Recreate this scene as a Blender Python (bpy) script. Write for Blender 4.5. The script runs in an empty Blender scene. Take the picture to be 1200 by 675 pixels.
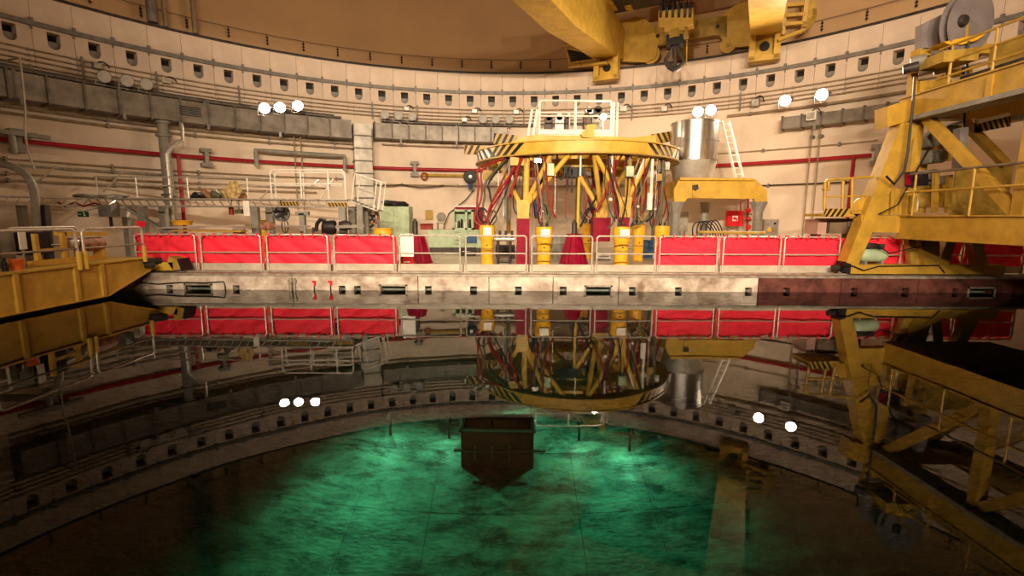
import bpy, bmesh, math, random
from mathutils import Vector, Matrix
random.seed(7)
sc = bpy.context.scene
col = sc.collection
PI = math.pi
rad = math.radians

# ------------------------------------------------------------------ camera
CAM_F, CAM_PITCH, CAM_ROLL, CAM_H = 566.2, 0.1466, -0.0044, 2.2
cp, sp, cr, sr = math.cos(CAM_PITCH), math.sin(CAM_PITCH), math.cos(CAM_ROLL), math.sin(CAM_ROLL)
cam_d = bpy.data.cameras.new('camera')
cam = bpy.data.objects.new('camera', cam_d)
col.objects.link(cam)
fw = Vector((0, cp, -sp)); up0 = Vector((0, sp, cp)); rt0 = Vector((1, 0, 0))
rt = cr * rt0 - sr * up0; upv = sr * rt0 + cr * up0
m = Matrix.Identity(4)
for i in range(3):
    m[i][0] = rt[i]; m[i][1] = upv[i]; m[i][2] = -fw[i]
m[2][3] = CAM_H
cam.matrix_world = m
cam_d.sensor_width = 36.0
cam_d.lens = CAM_F / 1200 * 36.0
cam_d.clip_end = 300
sc.camera = cam

# ------------------------------------------------------------------ world, exposure
w = bpy.data.worlds.new('hall_dark'); sc.world = w; w.use_nodes = True
w.node_tree.nodes['Background'].inputs[0].default_value = (0.02, 0.013, 0.008, 1)
w.node_tree.nodes['Background'].inputs[1].default_value = 0.02
sc.view_settings.view_transform = 'Standard'
sc.view_settings.look = 'None'
sc.view_settings.gamma = 1.0
sc.view_settings.use_curve_mapping = False
sc.view_settings.exposure = 0.0
sc.cycles.use_denoising = True
try:
    sc.cycles.denoiser = 'OPENIMAGEDENOISE'
except Exception:
    pass
sc.cycles.max_bounces = 10
sc.cycles.diffuse_bounces = 4
sc.cycles.glossy_bounces = 4
sc.cycles.transmission_bounces = 6
sc.cycles.caustics_reflective = False
sc.cycles.caustics_refractive = False
sc.cycles.sample_clamp_indirect = 6.0
LAMP_ON = 750.0           # lit floodlight lens
LAMP_ADDED = 4900.0        # watts of each unseen floodlight added on the wall behind the camera
LAMP_COL = (1.0, 0.785, 0.555)
POOL_LAMP_ADDED = 85.0  # base watts of the unseen lamps added under water

# ------------------------------------------------------------------ place: containment hall
CX, CY, R = -0.37, 8.477, 19.51
DECK = 0.48               # deck level above the water (water at z = 0)
EDGE_Y = 14.31            # pool end wall

def ray(px, py):
    X = (px - 600) / CAM_F; Y = -(py - 337.5) / CAM_F
    X, Y = X * cr + Y * sr, -X * sr + Y * cr
    return Vector((X, cp + Y * sp, -sp + Y * cp))
def P(px, py, Y):
    """point of the place seen at a pixel of the 1200x675 photograph, at depth Y"""
    d = ray(px, py)
    return Vector((0, 0, CAM_H)) + d * (Y / d.y)
def PZ(px, py, z):
    d = ray(px, py)
    return Vector((0, 0, CAM_H)) + d * ((z - CAM_H) / d.z)
def WA(px, py, r=R):
    """azimuth (deg) and height on the round wall of radius r"""
    d = ray(px, py); ox, oy = -CX, -CY
    a = d.x ** 2 + d.y ** 2; b = ox * d.x + oy * d.y; c = ox * ox + oy * oy - r * r
    t = (-b + math.sqrt(b * b - a * c)) / a
    q = Vector((0, 0, CAM_H)) + d * t
    return math.degrees(math.atan2(q.x - CX, q.y - CY)), q.z
def C(az, r, z):
    a = rad(az)
    return Vector((CX + r * math.sin(a), CY + r * math.cos(a), z))

# ------------------------------------------------------------------ materials
MATS = {}
def mat(name, colr, rough=0.55, metal=0.0, var=0.12, scale=3.0, bump=0.0, emit=None, spec=0.25, dirt=None):
    mt = bpy.data.materials.new(name); mt.use_nodes = True
    nt = mt.node_tree; b = nt.nodes['Principled BSDF']
    b.inputs['Roughness'].default_value = rough
    b.inputs['Metallic'].default_value = metal
    b.inputs['Specular IOR Level'].default_value = spec
    tc = nt.nodes.new('ShaderNodeTexCoord')
    nz = nt.nodes.new('ShaderNodeTexNoise'); nz.inputs['Scale'].default_value = scale
    nz.inputs['Detail'].default_value = 6; nz.inputs['Roughness'].default_value = 0.62
    nt.links.new(tc.outputs['Object'], nz.inputs['Vector'])
    rp = nt.nodes.new('ShaderNodeValToRGB')
    d = dirt or tuple(max(0, c * (1 - 2.2 * var)) for c in colr)
    rp.color_ramp.elements[0].position = 0.30; rp.color_ramp.elements[1].position = 0.62
    rp.color_ramp.elements[0].color = (*d, 1)
    rp.color_ramp.elements[1].color = (*[min(1, c * (1 + var * .5)) for c in colr], 1)
    nt.links.new(nz.outputs['Fac'], rp.inputs['Fac'])
    nt.links.new(rp.outputs['Color'], b.inputs['Base Color'])
    if bump:
        bp = nt.nodes.new('ShaderNodeBump'); bp.inputs['Strength'].default_value = bump
        bp.inputs['Distance'].default_value = 0.02
        n2 = nt.nodes.new('ShaderNodeTexNoise'); n2.inputs['Scale'].default_value = scale * 6
        n2.inputs['Detail'].default_value = 4
        nt.links.new(tc.outputs['Object'], n2.inputs['Vector'])
        nt.links.new(n2.outputs['Fac'], bp.inputs['Height'])
        nt.links.new(bp.outputs['Normal'], b.inputs['Normal'])
    if emit:
        b.inputs['Emission Color'].default_value = (*emit[0], 1)
        b.inputs['Emission Strength'].default_value = emit[1]
    MATS[name] = mt
    return mt
mat('cream_wall', (.70, .575, .455), .75, var=.10, scale=.35, bump=.15)
mat('cream_panel', (.66, .53, .42), .6, var=.08, scale=.8)
mat('upper_wall', (.56, .36, .19), .8, var=.06, scale=.25, bump=.1)
mat('dome', (.50, .36, .22), .85, var=.05, scale=.2)
mat('deck', (.50, .44, .35), .45, var=.16, scale=1.2)
mat('ledge_concrete', (.55, .48, .40), .7, var=.30, scale=1.7, bump=.5, dirt=(.20, .13, .09))
mat('ledge_shaded', (.13, .042, .032), .7, var=.35, scale=2.2, bump=.5)  # shade on the right ledge put into its dark red-brown colour
mat('coping_steel', (.36, .31, .25), .5, .3, var=.25, scale=4)
mat('pool_liner', (.50, .55, .50), .42, var=.38, scale=1.1, bump=.6)
mat('pool_dark', (.16, .19, .17), .7, var=.3, scale=.7, bump=.3)
mat('yellow', (.58, .36, .055), .42, var=.12, scale=2.5)
mat('yellow_bright', (.76, .40, .025), .4, var=.12, scale=5)
mat('yellow_dull', (.42, .27, .05), .5, var=.18, scale=2.5)
mat('yellow_gantry', (.45, .265, .035), .42, var=.14, scale=2.2)
mat('black', (.012, .011, .011), .5, var=.2, scale=6)
mat('dark_steel', (.06, .05, .045), .5, .4, var=.25, scale=5)
mat('grey_paint', (.24, .225, .19), .5, var=.15, scale=3)
mat('duct_metal', (.22, .195, .165), .45, .35, var=.20, scale=2)
mat('duct_light', (.42, .39, .34), .42, .3, var=.18, scale=2)
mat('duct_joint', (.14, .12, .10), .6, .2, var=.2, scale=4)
mat('grey_beam', (.20, .185, .165), .5, .2, var=.18, scale=3)
mat('galv', (.46, .43, .38), .38, .55, var=.18, scale=6)
mat('rail_tube', (.58, .52, .44), .35, .35, var=.15, scale=8)
mat('white_paint', (.78, .74, .66), .45, var=.08, scale=5)
mat('stainless', (.62, .60, .57), .22, .95, var=.10, scale=4)
mat('red_pipe', (.32, .012, .022), .4, var=.12, scale=3)
mat('red_bright', (.70, .02, .03), .4, var=.10, scale=4)
mat('red_sheet', (.92, .035, .065), .55, var=.08, scale=2.5, spec=.12)
mat('dark_red', (.24, .003, .022), .5, var=.15, scale=4, spec=.12)
mat('green_pale', (.40, .50, .33), .5, var=.12, scale=3)
mat('blue', (.03, .09, .2), .5, var=.2, scale=4)
mat('hose_red', (.26, .028, .015), .55, var=.2, scale=6)
mat('hose_black', (.02, .018, .02), .5, var=.2, scale=6)
mat('hose_olive', (.10, .095, .05), .55, var=.2, scale=6)
mat('brown_pipe', (.30, .22, .14), .5, var=.18, scale=3)
mat('orange', (.75, .16, .04), .5, var=.15, scale=5)
mat('brown_box', (.17, .12, .075), .55, var=.2, scale=3)
mat('pink_box', (.50, .30, .24), .6, var=.12, scale=3)
mat('reel_grey', (.22, .19, .19), .5, var=.10, scale=2)
mat('lamp_glass', (.45, .43, .40), .25, var=.1, scale=6)
mat('lamp_lit', (1, .9, .75), .3, emit=(LAMP_COL, LAMP_ON))
mat('lamp_lit_added', (1, .9, .75), .3, emit=(LAMP_COL, 90))
mat('added_pool_glass', (.9, 1, .95), .3, emit=((.75, 1, .9), 4))
mat('exit_green', (.006, .07, .035), .4, var=.05)
mat('bag_brown', (.34, .16, .09), .7, var=.35, scale=7)
mat('bag_gold', (.55, .40, .16), .5, var=.3, scale=7)
# stainless liner: mottled noise, its streaks painting in caustic-like light on the pool floor
nt = MATS['pool_liner'].node_tree
for n in nt.nodes:
    if n.type == 'TEX_NOISE' and n.inputs['Scale'].default_value < 2:
        n.inputs['Distortion'].default_value = .35; n.inputs['Scale'].default_value = 1.0; n.inputs['Roughness'].default_value = .78
    if n.type == 'VALTORGB':
        n.color_ramp.elements[0].color = (.05, .065, .06, 1)
        n.color_ramp.elements[0].position = .40; n.color_ramp.elements[1].position = .70
mp_ = nt.nodes.new('ShaderNodeMapping'); mp_.inputs['Scale'].default_value = (.8, 1.9, 1)
for n in [n for n in nt.nodes if n.type == 'TEX_NOISE']:
    for l in list(n.inputs['Vector'].links): nt.links.new(l.from_socket, mp_.inputs[0]); nt.links.new(mp_.outputs[0], n.inputs['Vector'])
# water: clear, absorbs red, very slight ripple
wm = bpy.data.materials.new('water'); wm.use_nodes = True
nt = wm.node_tree; nt.nodes.remove(nt.nodes['Principled BSDF'])
gl = nt.nodes.new('ShaderNodeBsdfGlass'); gl.inputs['IOR'].default_value = 1.25; gl.inputs['Roughness'].default_value = 0.0
va = nt.nodes.new('ShaderNodeVolumeAbsorption'); va.inputs['Color'].default_value = (.22, .84, .57, 1); va.inputs['Density'].default_value = .20
tc = nt.nodes.new('ShaderNodeTexCoord'); nz = nt.nodes.new('ShaderNodeTexNoise'); nz.inputs['Scale'].default_value = .55
nz.inputs['Detail'].default_value = 1.5
bp = nt.nodes.new('ShaderNodeBump'); bp.inputs['Strength'].default_value = .05; bp.inputs['Distance'].default_value = .06
nt.links.new(tc.outputs['Object'], nz.inputs['Vector']); nt.links.new(nz.outputs['Fac'], bp.inputs['Height'])
nt.links.new(bp.outputs['Normal'], gl.inputs['Normal'])
nt.links.new(gl.outputs[0], nt.nodes['Material Output'].inputs['Surface'])
nt.links.new(va.outputs[0], nt.nodes['Material Output'].inputs['Volume'])
MATS['water'] = wm

# ------------------------------------------------------------------ mesh helpers
class MB:
    def __init__(s): s.v = []; s.f = []
    def add(s, vs, fs):
        o = len(s.v); s.v += [Vector(v) for v in vs]; s.f += [tuple(i + o for i in f) for f in fs]; return s
    def hexa(s, p):
        return s.add(p, [(0, 3, 2, 1), (4, 5, 6, 7), (0, 1, 5, 4), (1, 2, 6, 5), (2, 3, 7, 6), (3, 0, 4, 7)])
    def bx(s, x0, x1, y0, y1, z0, z1):
        return s.hexa([(x0, y0, z0), (x1, y0, z0), (x1, y1, z0), (x0, y1, z0), (x0, y0, z1), (x1, y0, z1), (x1, y1, z1), (x0, y1, z1)])
    def box(s, c, sx, sy, sz, rz=0.0):
        M = Matrix.Rotation(rz, 3, 'Z'); c = Vector(c); pts = []
        for z in (-.5, .5):
            for x, y in ((-.5, -.5), (.5, -.5), (.5, .5), (-.5, .5)):
                pts.append(c + M @ Vector((x * sx, y * sy, z * sz)))
        return s.hexa(pts)
    def beam(s, p, q, wd, ht, up=(0, 0, 1), wd2=None, ht2=None):
        p, q, up = Vector(p), Vector(q), Vector(up)
        d = (q - p).normalized(); sd = d.cross(up)
        if sd.length < 1e-4: sd = d.cross(Vector((1, 0, 0)))
        sd.normalize(); u = sd.cross(d)
        w2 = wd2 or wd; h2 = ht2 or ht
        a = [p + sd * x * wd * .5 + u * y * ht * .5 for x, y in ((-1, -1), (1, -1), (1, 1), (-1, 1))]
        b_ = [q + sd * x * w2 * .5 + u * y * h2 * .5 for x, y in ((-1, -1), (1, -1), (1, 1), (-1, 1))]
        return s.hexa(a + b_)
    def tube(s, pts, r, n=8, closed=False, caps=True):
        pts = [Vector(p) for p in pts]; k = len(pts); o = len(s.v); prev = None
        for i, p in enumerate(pts):
            if closed: d = pts[(i + 1) % k] - pts[i - 1]
            elif i == 0: d = pts[1] - p
            elif i == k - 1: d = p - pts[-2]
            else: d = (pts[i + 1] - p).normalized() + (p - pts[i - 1]).normalized()
            d.normalize()
            if prev is None:
                a = d.cross(Vector((0, 0, 1)))
                if a.length < .05: a = d.cross(Vector((1, 0, 0)))
            else:
                a = prev - d * prev.dot(d)
            a.normalize(); prev = a; b_ = d.cross(a)
            rr = r[i] if isinstance(r, (list, tuple)) else r
            for j in range(n):
                t = 2 * PI * j / n
                s.v.append(p + a * math.cos(t) * rr + b_ * math.sin(t) * rr)
        seg = k if closed else k - 1
        for i in range(seg):
            for j in range(n):
                a0 = o + i * n + j; a1 = o + i * n + (j + 1) % n
                b0 = o + ((i + 1) % k) * n + j; b1 = o + ((i + 1) % k) * n + (j + 1) % n
                s.f.append((a0, a1, b1, b0))
        if caps and not closed:
            s.f.append(tuple(o + j for j in reversed(range(n)))); s.f.append(tuple(o + (k - 1) * n + j for j in range(n)))
        return s
    def cyl(s, p, q, r, n=12, r2=None):
        return s.tube([p, q], [r, r if r2 is None else r2], n)
    def lathe(s, c, prof, n=20, axis=None, a0=0, a1=2 * PI):
        """profile (r, h) turned about axis through c"""
        c = Vector(c); ax = Vector(axis or (0, 0, 1)).normalized()
        u = ax.cross(Vector((0, 0, 1)))
        if u.length < .05: u = Vector((1, 0, 0))
        u.normalize(); v_ = ax.cross(u); o = len(s.v); full = abs(a1 - a0 - 2 * PI) < 1e-6
        m_ = n if full else n + 1
        for r, h in prof:
            for j in range(m_):
                t = a0 + (a1 - a0) * j / n
                s.v.append(c + ax * h + u * math.cos(t) * r + v_ * math.sin(t) * r)
        for i in range(len(prof) - 1):
            for j in range(n):
                j1 = (j + 1) % m_
                s.f.append((o + i * m_ + j, o + i * m_ + j1, o + (i + 1) * m_ + j1, o + (i + 1) * m_ + j))
        return s
    def prism(s, poly, vec):
        poly = [Vector(p) for p in poly]; vec = Vector(vec); k = len(poly)
        return s.add(poly + [p + vec for p in poly], [tuple(range(k))[::-1], tuple(range(k, 2 * k))] + [(i, (i + 1) % k, (i + 1) % k + k, i + k) for i in range(k)])
    def arc(s, a0, a1, r, z, rad_, n=None, k=6):
        n = n or max(2, int(abs(a1 - a0) / 2.5))
        return s.tube([C(a0 + (a1 - a0) * i / n, r, z) for i in range(n + 1)], rad_, k)
    def ring(s, a0, a1, r0, r1, z0, z1, step=1.5):
        """curved bar between radii r0<r1, heights z0<z1"""
        n = max(1, int(abs(a1 - a0) / step)); o = len(s.v)
        for i in range(n + 1):
            a = a0 + (a1 - a0) * i / n
            s.v += [C(a, r0, z0), C(a, r1, z0), C(a, r1, z1), C(a, r0, z1)]
        for i in range(n):
            for j in range(4):
                s.f.append((o + i * 4 + j, o + i * 4 + (j + 1) % 4, o + i * 4 + 4 + (j + 1) % 4, o + i * 4 + 4 + j))
        s.f += [(o, o + 1, o + 2, o + 3), (o + n * 4 + 3, o + n * 4 + 2, o + n * 4 + 1, o + n * 4)]
        return s
MW = {}
def mesh(name, mb, mt, M=None, smooth=True):
    me = bpy.data.meshes.new(name)
    vs = mb.v if M is None else [M @ v for v in mb.v]
    me.from_pydata([tuple(v) for v in vs], [], mb.f)
    bm = bmesh.new(); bm.from_mesh(me); bmesh.ops.recalc_face_normals(bm, faces=bm.faces); bm.to_mesh(me); bm.free()
    if smooth:
        me.polygons.foreach_set('use_smooth', [True] * len(me.polygons))
        me.set_sharp_from_angle(angle=rad(38))
    me.materials.append(MATS[mt])
    return me
def tag(o, label=None, cat=None, group=None, kind=None):
    if label: o['label'] = label
    if cat: o['category'] = cat
    if group: o['group'] = group
    if kind: o['kind'] = kind
    return o
def thing(name, label, cat, loc=(0, 0, 0), rz=0.0, group=None):
    o = bpy.data.objects.new(name, None); col.objects.link(o)
    o.empty_display_size = .2
    o.location = loc; o.rotation_euler = (0, 0, rz)
    MW[o.name] = Matrix.Translation(Vector(loc)) @ Matrix.Rotation(rz, 4, 'Z')
    return tag(o, label, cat, group)
def part(name, mb, mt, parent, label=None, local=False):
    """mesh child; vertices in world space unless local"""
    M = None if local else MW[parent.name].inverted()
    o = bpy.data.objects.new(name, mesh(name, mb, mt, M)); col.objects.link(o); o.parent = parent
    MW[o.name] = MW[parent.name]
    if label: o['label'] = label
    return o
def solo(name, mb, mt, label, cat, group=None, kind=None):
    """a thing that is one mesh, its origin at its base"""
    lo = Vector([min(v[i] for v in mb.v) for i in range(3)]); hi = Vector([max(v[i] for v in mb.v) for i in range(3)])
    b0 = Vector(((lo.x + hi.x) / 2, (lo.y + hi.y) / 2, lo.z))
    o = bpy.data.objects.new(name, mesh(name, mb, mt, Matrix.Translation(-b0))); col.objects.link(o); o.location = b0
    MW[o.name] = Matrix.Translation(b0)
    return tag(o, label, cat, group, kind)
def struct(name, mb, mt, label=None):
    o = bpy.data.objects.new(name, mesh(name, mb, mt)); col.objects.link(o); MW[o.name] = Matrix.Identity(4)
    o['kind'] = 'structure'
    if label: o['label'] = label; 
    return o
def copy_tree(o, parent=None, loc=None, rz=None, label=None):
    c = o.copy(); col.objects.link(c)
    if parent: c.parent = parent
    if loc is not None: c.location = loc
    if rz is not None: c.rotation_euler = (0, 0, rz)
    if label: c['label'] = label
    if loc is not None: MW[c.name] = Matrix.Translation(Vector(loc)) @ Matrix.Rotation(rz or 0, 4, 'Z')
    for ch in list(o.children): copy_tree(ch, c)
    return c
def bez(p0, p1, p2, p3, n=10):
    p0, p1, p2, p3 = map(Vector, (p0, p1, p2, p3)); out = []
    for i in range(n + 1):
        t = i / n; u = 1 - t
        out.append(p0 * u ** 3 + p1 * 3 * u * u * t + p2 * 3 * u * t * t + p3 * t ** 3)
    return out
def sag(p, q, s, n=10):
    p, q = Vector(p), Vector(q)
    return [p.lerp(q, i / n) - Vector((0, 0, 4 * s * (i / n) * (1 - i / n))) for i in range(n + 1)]

# ================================================================== SETTING
A0, A1 = -180.0, 180.0
STEP = 360 / 104.0; PH = 1.083
# round wall up to the corbel, upper wall, dome
def cylwall(r, z0, z1, n=144):
    mb = MB(); mb.lathe((CX, CY, 0), [(r, z0), (r, z1)], n); return mb
struct('wall_back', cylwall(R + .04, -.2, 7.5), 'cream_wall')
struct('wall_upper', cylwall(R + .62, 7.3, 24.0), 'upper_wall')
dm = MB(); dm.lathe((CX, CY, 24.0), [((R + .62) * math.cos(t * PI / 2 / 12), 9.0 * math.sin(t * PI / 2 / 12)) for t in range(12)] + [(0.01, 9.0)], 72)
struct('ceiling', dm, 'dome')

# pool basin: x -12.6..16.4, y -6..14.31, 8 m deep
X0, X1, Y0 = -12.6, 15.6, -2.0
fl = MB()
def deckpoly(pts): fl.prism([(x, y, DECK - .5) for x, y in pts], (0, 0, .5))
def circ(a): c_ = C(a, R + .03, 0); return (c_.x, c_.y)
# far deck, left deck, right deck, near deck
ya = EDGE_Y + .35
ang = lambda x, y: math.degrees(math.atan2(x - CX, y - CY))
half = math.sqrt((R + .03) ** 2 - (ya - CY) ** 2)
a_f = ang(CX + half, ya)
deckpoly([circ(-a_f + 2 * a_f * i / 40) for i in range(41)][::-1])
sl = math.sqrt((R + .03) ** 2 - (Y0 - CY) ** 2); a_n = ang(CX - sl, Y0)
xl = X0
ay = CY + math.sqrt((R + .03) ** 2 - (xl - CX) ** 2); by = CY - math.sqrt((R + .03) ** 2 - (xl - CX) ** 2)
aa, ab = ang(xl, ya), ang(xl, Y0)
deckpoly([(xl, ya)] + [circ(-a_f - (180 - a_f - (180 - abs(a_n))) * i / 24) for i in range(25)] + [(xl, Y0)])
deckpoly([(X1, ya)] + [circ(a_f + (abs(a_n) - a_f) * i / 24) for i in range(25)] + [(X1, Y0)])
deckpoly([circ(abs(a_n) + (360 - 2 * abs(a_n)) * i / 40) for i in range(41)])
struct('floor', fl, 'deck')
# pool end wall in cast blocks, overflow slots at the water line
wall_end = struct('wall_pool_end', MB().bx(X0 - .3, X1 + .3, EDGE_Y + .26, EDGE_Y + .9, -8.3, DECK - .02), 'pool_dark')
def ex(px): return P(px, 341, EDGE_Y).x
joints = [X0 - .2] + [ex(x) for x in (165, 343, 490, 573, 648, 725, 888, 985, 1075, 1168)] + [X1 + .2]
slots = [(ex(x), .20) for x in (199, 277, 401, 419, 502, 555, 607.5, 660, 741, 795, 877, 922, 1001, 1061, 1120, 1190)] + [(ex(x), .74) for x in (233, 461, 701, 1150)]
slots.sort()
for j in range(len(joints) - 1):
    a, b_ = joints[j] + .012, joints[j + 1] - .012
    mb = MB().bx(a, b_, EDGE_Y, EDGE_Y + .28, .13, DECK - .05)
    x = a
    for sx, sw in slots:
        if a < sx - sw / 2 and sx + sw / 2 < b_:
            mb.bx(x, sx - sw / 2, EDGE_Y, EDGE_Y + .28, -.22, .13); x = sx + sw / 2
    mb.bx(x, b_, EDGE_Y, EDGE_Y + .28, -.22, .13)
    mb.bx(a, b_, EDGE_Y, EDGE_Y + .28, -1.6, -.22)
    part('concrete_block', mb, 'ledge_shaded' if joints[j] > ex(880) else 'ledge_concrete', wall_end)
for sx, sw in slots:
    if sw > .5:
        fr = MB()
        for a, b_, c_, d_ in ((sx - sw / 2 - .05, sx - sw / 2, -.22, .18), (sx + sw / 2, sx + sw / 2 + .05, -.22, .18), (sx - sw / 2 - .05, sx + sw / 2 + .05, .13, .18)):
            fr.bx(a, b_, EDGE_Y - .025, EDGE_Y + .05, c_, d_)
        part('slot_frame', fr, 'coping_steel', wall_end)
# liner below the blocks, other basin sides and floor
struct('wall_pool_liner', MB().bx(X0, X1, EDGE_Y - .0, EDGE_Y + .27, -8.2, -1.6), 'pool_dark')
struct('wall_pool_left', MB().bx(X0 - .5, X0, Y0 - .3, EDGE_Y + .3, -8.3, DECK), 'pool_dark')
struct('wall_pool_right', MB().bx(X1, X1 + .5, Y0 - .3, EDGE_Y + .3, -8.3, DECK), 'pool_dark')
struct('wall_pool_near', MB().bx(X0, X1, Y0 - .5, Y0, -8.3, DECK), 'pool_dark')
pf = struct('floor_pool', MB().bx(X0, X1, Y0, EDGE_Y, -8.3, -8.02), 'pool_liner')
# steel liner plates on the pool floor between the two underwater dividing walls
for i in range(6):
    for j in range(5):
        x = -5.4 + i * 1.75; y = 4.9 + j * 1.86
        part('liner_plate', MB().bx(x, x + 1.74, y, y + 1.85, -8.02, -8.0 + .004 * ((i + 2 * j) % 3)), 'pool_liner', pf)
# water
tag(solo('pool_water', MB().bx(X0 - .004, X1 + .004, Y0 - .004, EDGE_Y + .004, -8.03, 0.0), 'water', 'still dark green pool water mirroring the hall', 'water'), kind='stuff')
# steel coping and the running rail on the far edge
struct('trim_1', MB().bx(X0 - .3, X1 + .3, EDGE_Y - .02, EDGE_Y + .36, DECK - .06, DECK + .012), 'coping_steel')
tag(solo('crane_track', MB().bx(X0, X1, EDGE_Y + .30, EDGE_Y + .36, DECK, DECK + .05).bx(X0, X1, EDGE_Y + .24, EDGE_Y + .42, DECK, DECK + .015), 'coping_steel', 'steel running rail laid along the far pool edge', 'rail'))
TN = Y0 - .30
tag(solo('crane_track', MB().bx(X0, X1 - .6, TN - .03, TN + .03, DECK, DECK + .05).bx(X0, X1 - .6, TN - .09, TN + .09, DECK, DECK + .015), 'coping_steel', 'steel running rail laid along the near pool edge', 'rail'))

# corbel band: niche panels, upper panels, grey beam, crane rail
corbel = struct('trim_2', MB().ring(-180, 180, R + .02, R + .66, 9.90, 9.95), 'cream_panel')
hw, hb, ht, pw = .185, 8.39, 8.78, R * math.tan(rad(STEP / 2)) - .007
def niche_mesh():
    mb = MB(); z0, z1 = 7.44, 8.92
    def q(*p): mb.add([(x, R, z) for x, z in p], [tuple(range(len(p)))])
    q((-pw, z0), (-hw, z0), (-hw, z1), (-pw, z1)); q((hw, z0), (pw, z0), (pw, z1), (hw, z1))
    q((-hw, ht), (hw, ht), (hw, z1), (-hw, z1))
    arc_ = [(-hw * math.cos(t * PI / 10), hb - hw * math.sin(t * PI / 10)) for t in range(11)]
    for i in range(10):
        q((arc_[i][0], z0), (arc_[i + 1][0], z0), arc_[i + 1], arc_[i])
    out = [(-hw, ht)] + arc_ + [(hw, ht)]
    for i in range(len(out)):
        a, b_ = out[i], out[(i + 1) % len(out)]
        mb.add([(a[0], R, a[1]), (b_[0], R, b_[1]), (b_[0], R + .45, b_[1]), (a[0], R + .45, a[1])], [(0, 1, 2, 3)])
    for s_ in (-1, 1):
        mb.add([(s_ * pw, R, z0), (s_ * pw, R + .1, z0), (s_ * pw, R + .1, z1), (s_ * pw, R, z1)], [(0, 1, 2, 3)])
    mb.add([(-pw, R, z0), (pw, R, z0), (pw, R + .1, z0), (-pw, R + .1, z0)], [(0, 1, 2, 3)])
    return mb
nm = mesh('niche_panel', niche_mesh(), 'cream_panel')
back = [(-hw * math.cos(t * PI / 10), hb - hw * math.sin(t * PI / 10)) for t in range(11)]
cm = MB(); cm.prism([(x, R + .10, z) for x, z in back + [(hw, 8.49), (-hw, 8.49)]], (0, .03, 0))
cm_me = mesh('niche_cover', cm, 'grey_beam')
bk_me = mesh('niche_back', MB().bx(-hw - .02, hw + .02, R + .43, R + .47, 8.15, 8.82), 'black')
up_me = mesh('corbel_panel', MB().bx(-pw, pw, R - .03, R + .05, 9.04, 9.90), 'cream_panel')
br_me = mesh('beam_clip', MB().bx(-.05, .05, R - .13, R + .0, 9.02, 9.12).bx(-.025, .025, R - .05, R, 8.75, 9.0), 'grey_beam')
for k in range(-26, 27):
    az = PH + STEP * k
    for nme, me in (('niche_panel', nm), ('niche_cover', cm_me), ('niche_back', bk_me), ('corbel_panel', up_me), ('beam_clip', br_me)):
        o = bpy.data.objects.new(nme, me); col.objects.link(o); o.parent = corbel
        o.location = (CX, CY, 0); o.rotation_euler = (0, 0, -rad(az + (STEP / 2 if nme == 'beam_clip' else 0)))
struct('trim_3', MB().ring(95, 265, R, R + .1, 7.44, 9.92), 'cream_panel')
struct('trim_4', MB().ring(-100, 100, R - .12, R + .03, 8.86, 9.02), 'grey_beam')
tag(solo('crane_rail', MB().ring(-180, 180, R + .03, R + .14, 9.95, 10.07).ring(-180, 180, R - .05, R + .2, 9.95, 9.975), 'dark_steel', 'dark circular crane rail running on top of the corbel', 'rail'))
tag(solo('rail_conduit', MB().arc(-100, 100, R + .3, 10.12, .035), 'rail_tube', 'thin pale conduit running just above the dark crane rail', 'conduit'))
# supply line above the rail on little black three-disc insulators
ins = MB()
for i in range(3): ins.lathe((0, 0, .0 + i * .13), [(.005, 0), (.05, .01), (.05, .06), (.005, .07)], 8)
ins.cyl((0, 0, -.05), (0, 0, .42), .015, 6)
ins_me = mesh('insulator', ins, 'black')
ln = thing('supply_line', 'thin supply wire on small black insulators above the crane rail', 'wire', C(0, R + .5, 10.4))
part('wire', MB().arc(-75, 75, R + .47, 10.83, .012, k=4), 'dark_steel', ln)
base = Vector(C(0, R + .5, 10.4))
for k in range(-15, 16):
    o = bpy.data.objects.new('insulator', ins_me); col.objects.link(o); o.parent = ln
    o.location = C(PH + 1.2 + k * STEP * 1.35, R + .56, 10.42) - base

# ================================================================== PIPES, DUCTS, CONDUITS ON THE WALL
for z, lo, hi, lab in ((8.02, -70, 70, 'topmost thin cable conduit around the wall under the niches'), (7.82, -70, 70, 'second thin cable conduit under the wall niches'),
                  (7.64, -70, 62, 'third thin cable conduit under the wall niches'), (7.46, -66, 58, 'lowest of the four thin conduits under the niches')):
    t = thing('cable_conduit', lab, 'conduit', C(0, R - .05, z))
    part('pipe', MB().arc(lo, hi, R - .06, z, .032), 'brown_pipe', t)
    cl = MB()
    for a in range(-66, 58, 6): cl.box(C(a, R - .05, z), .05, .10, .09, -rad(a))
    part('clamp', cl, 'brown_pipe', t).__setitem__('kind', 'stuff')
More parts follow.
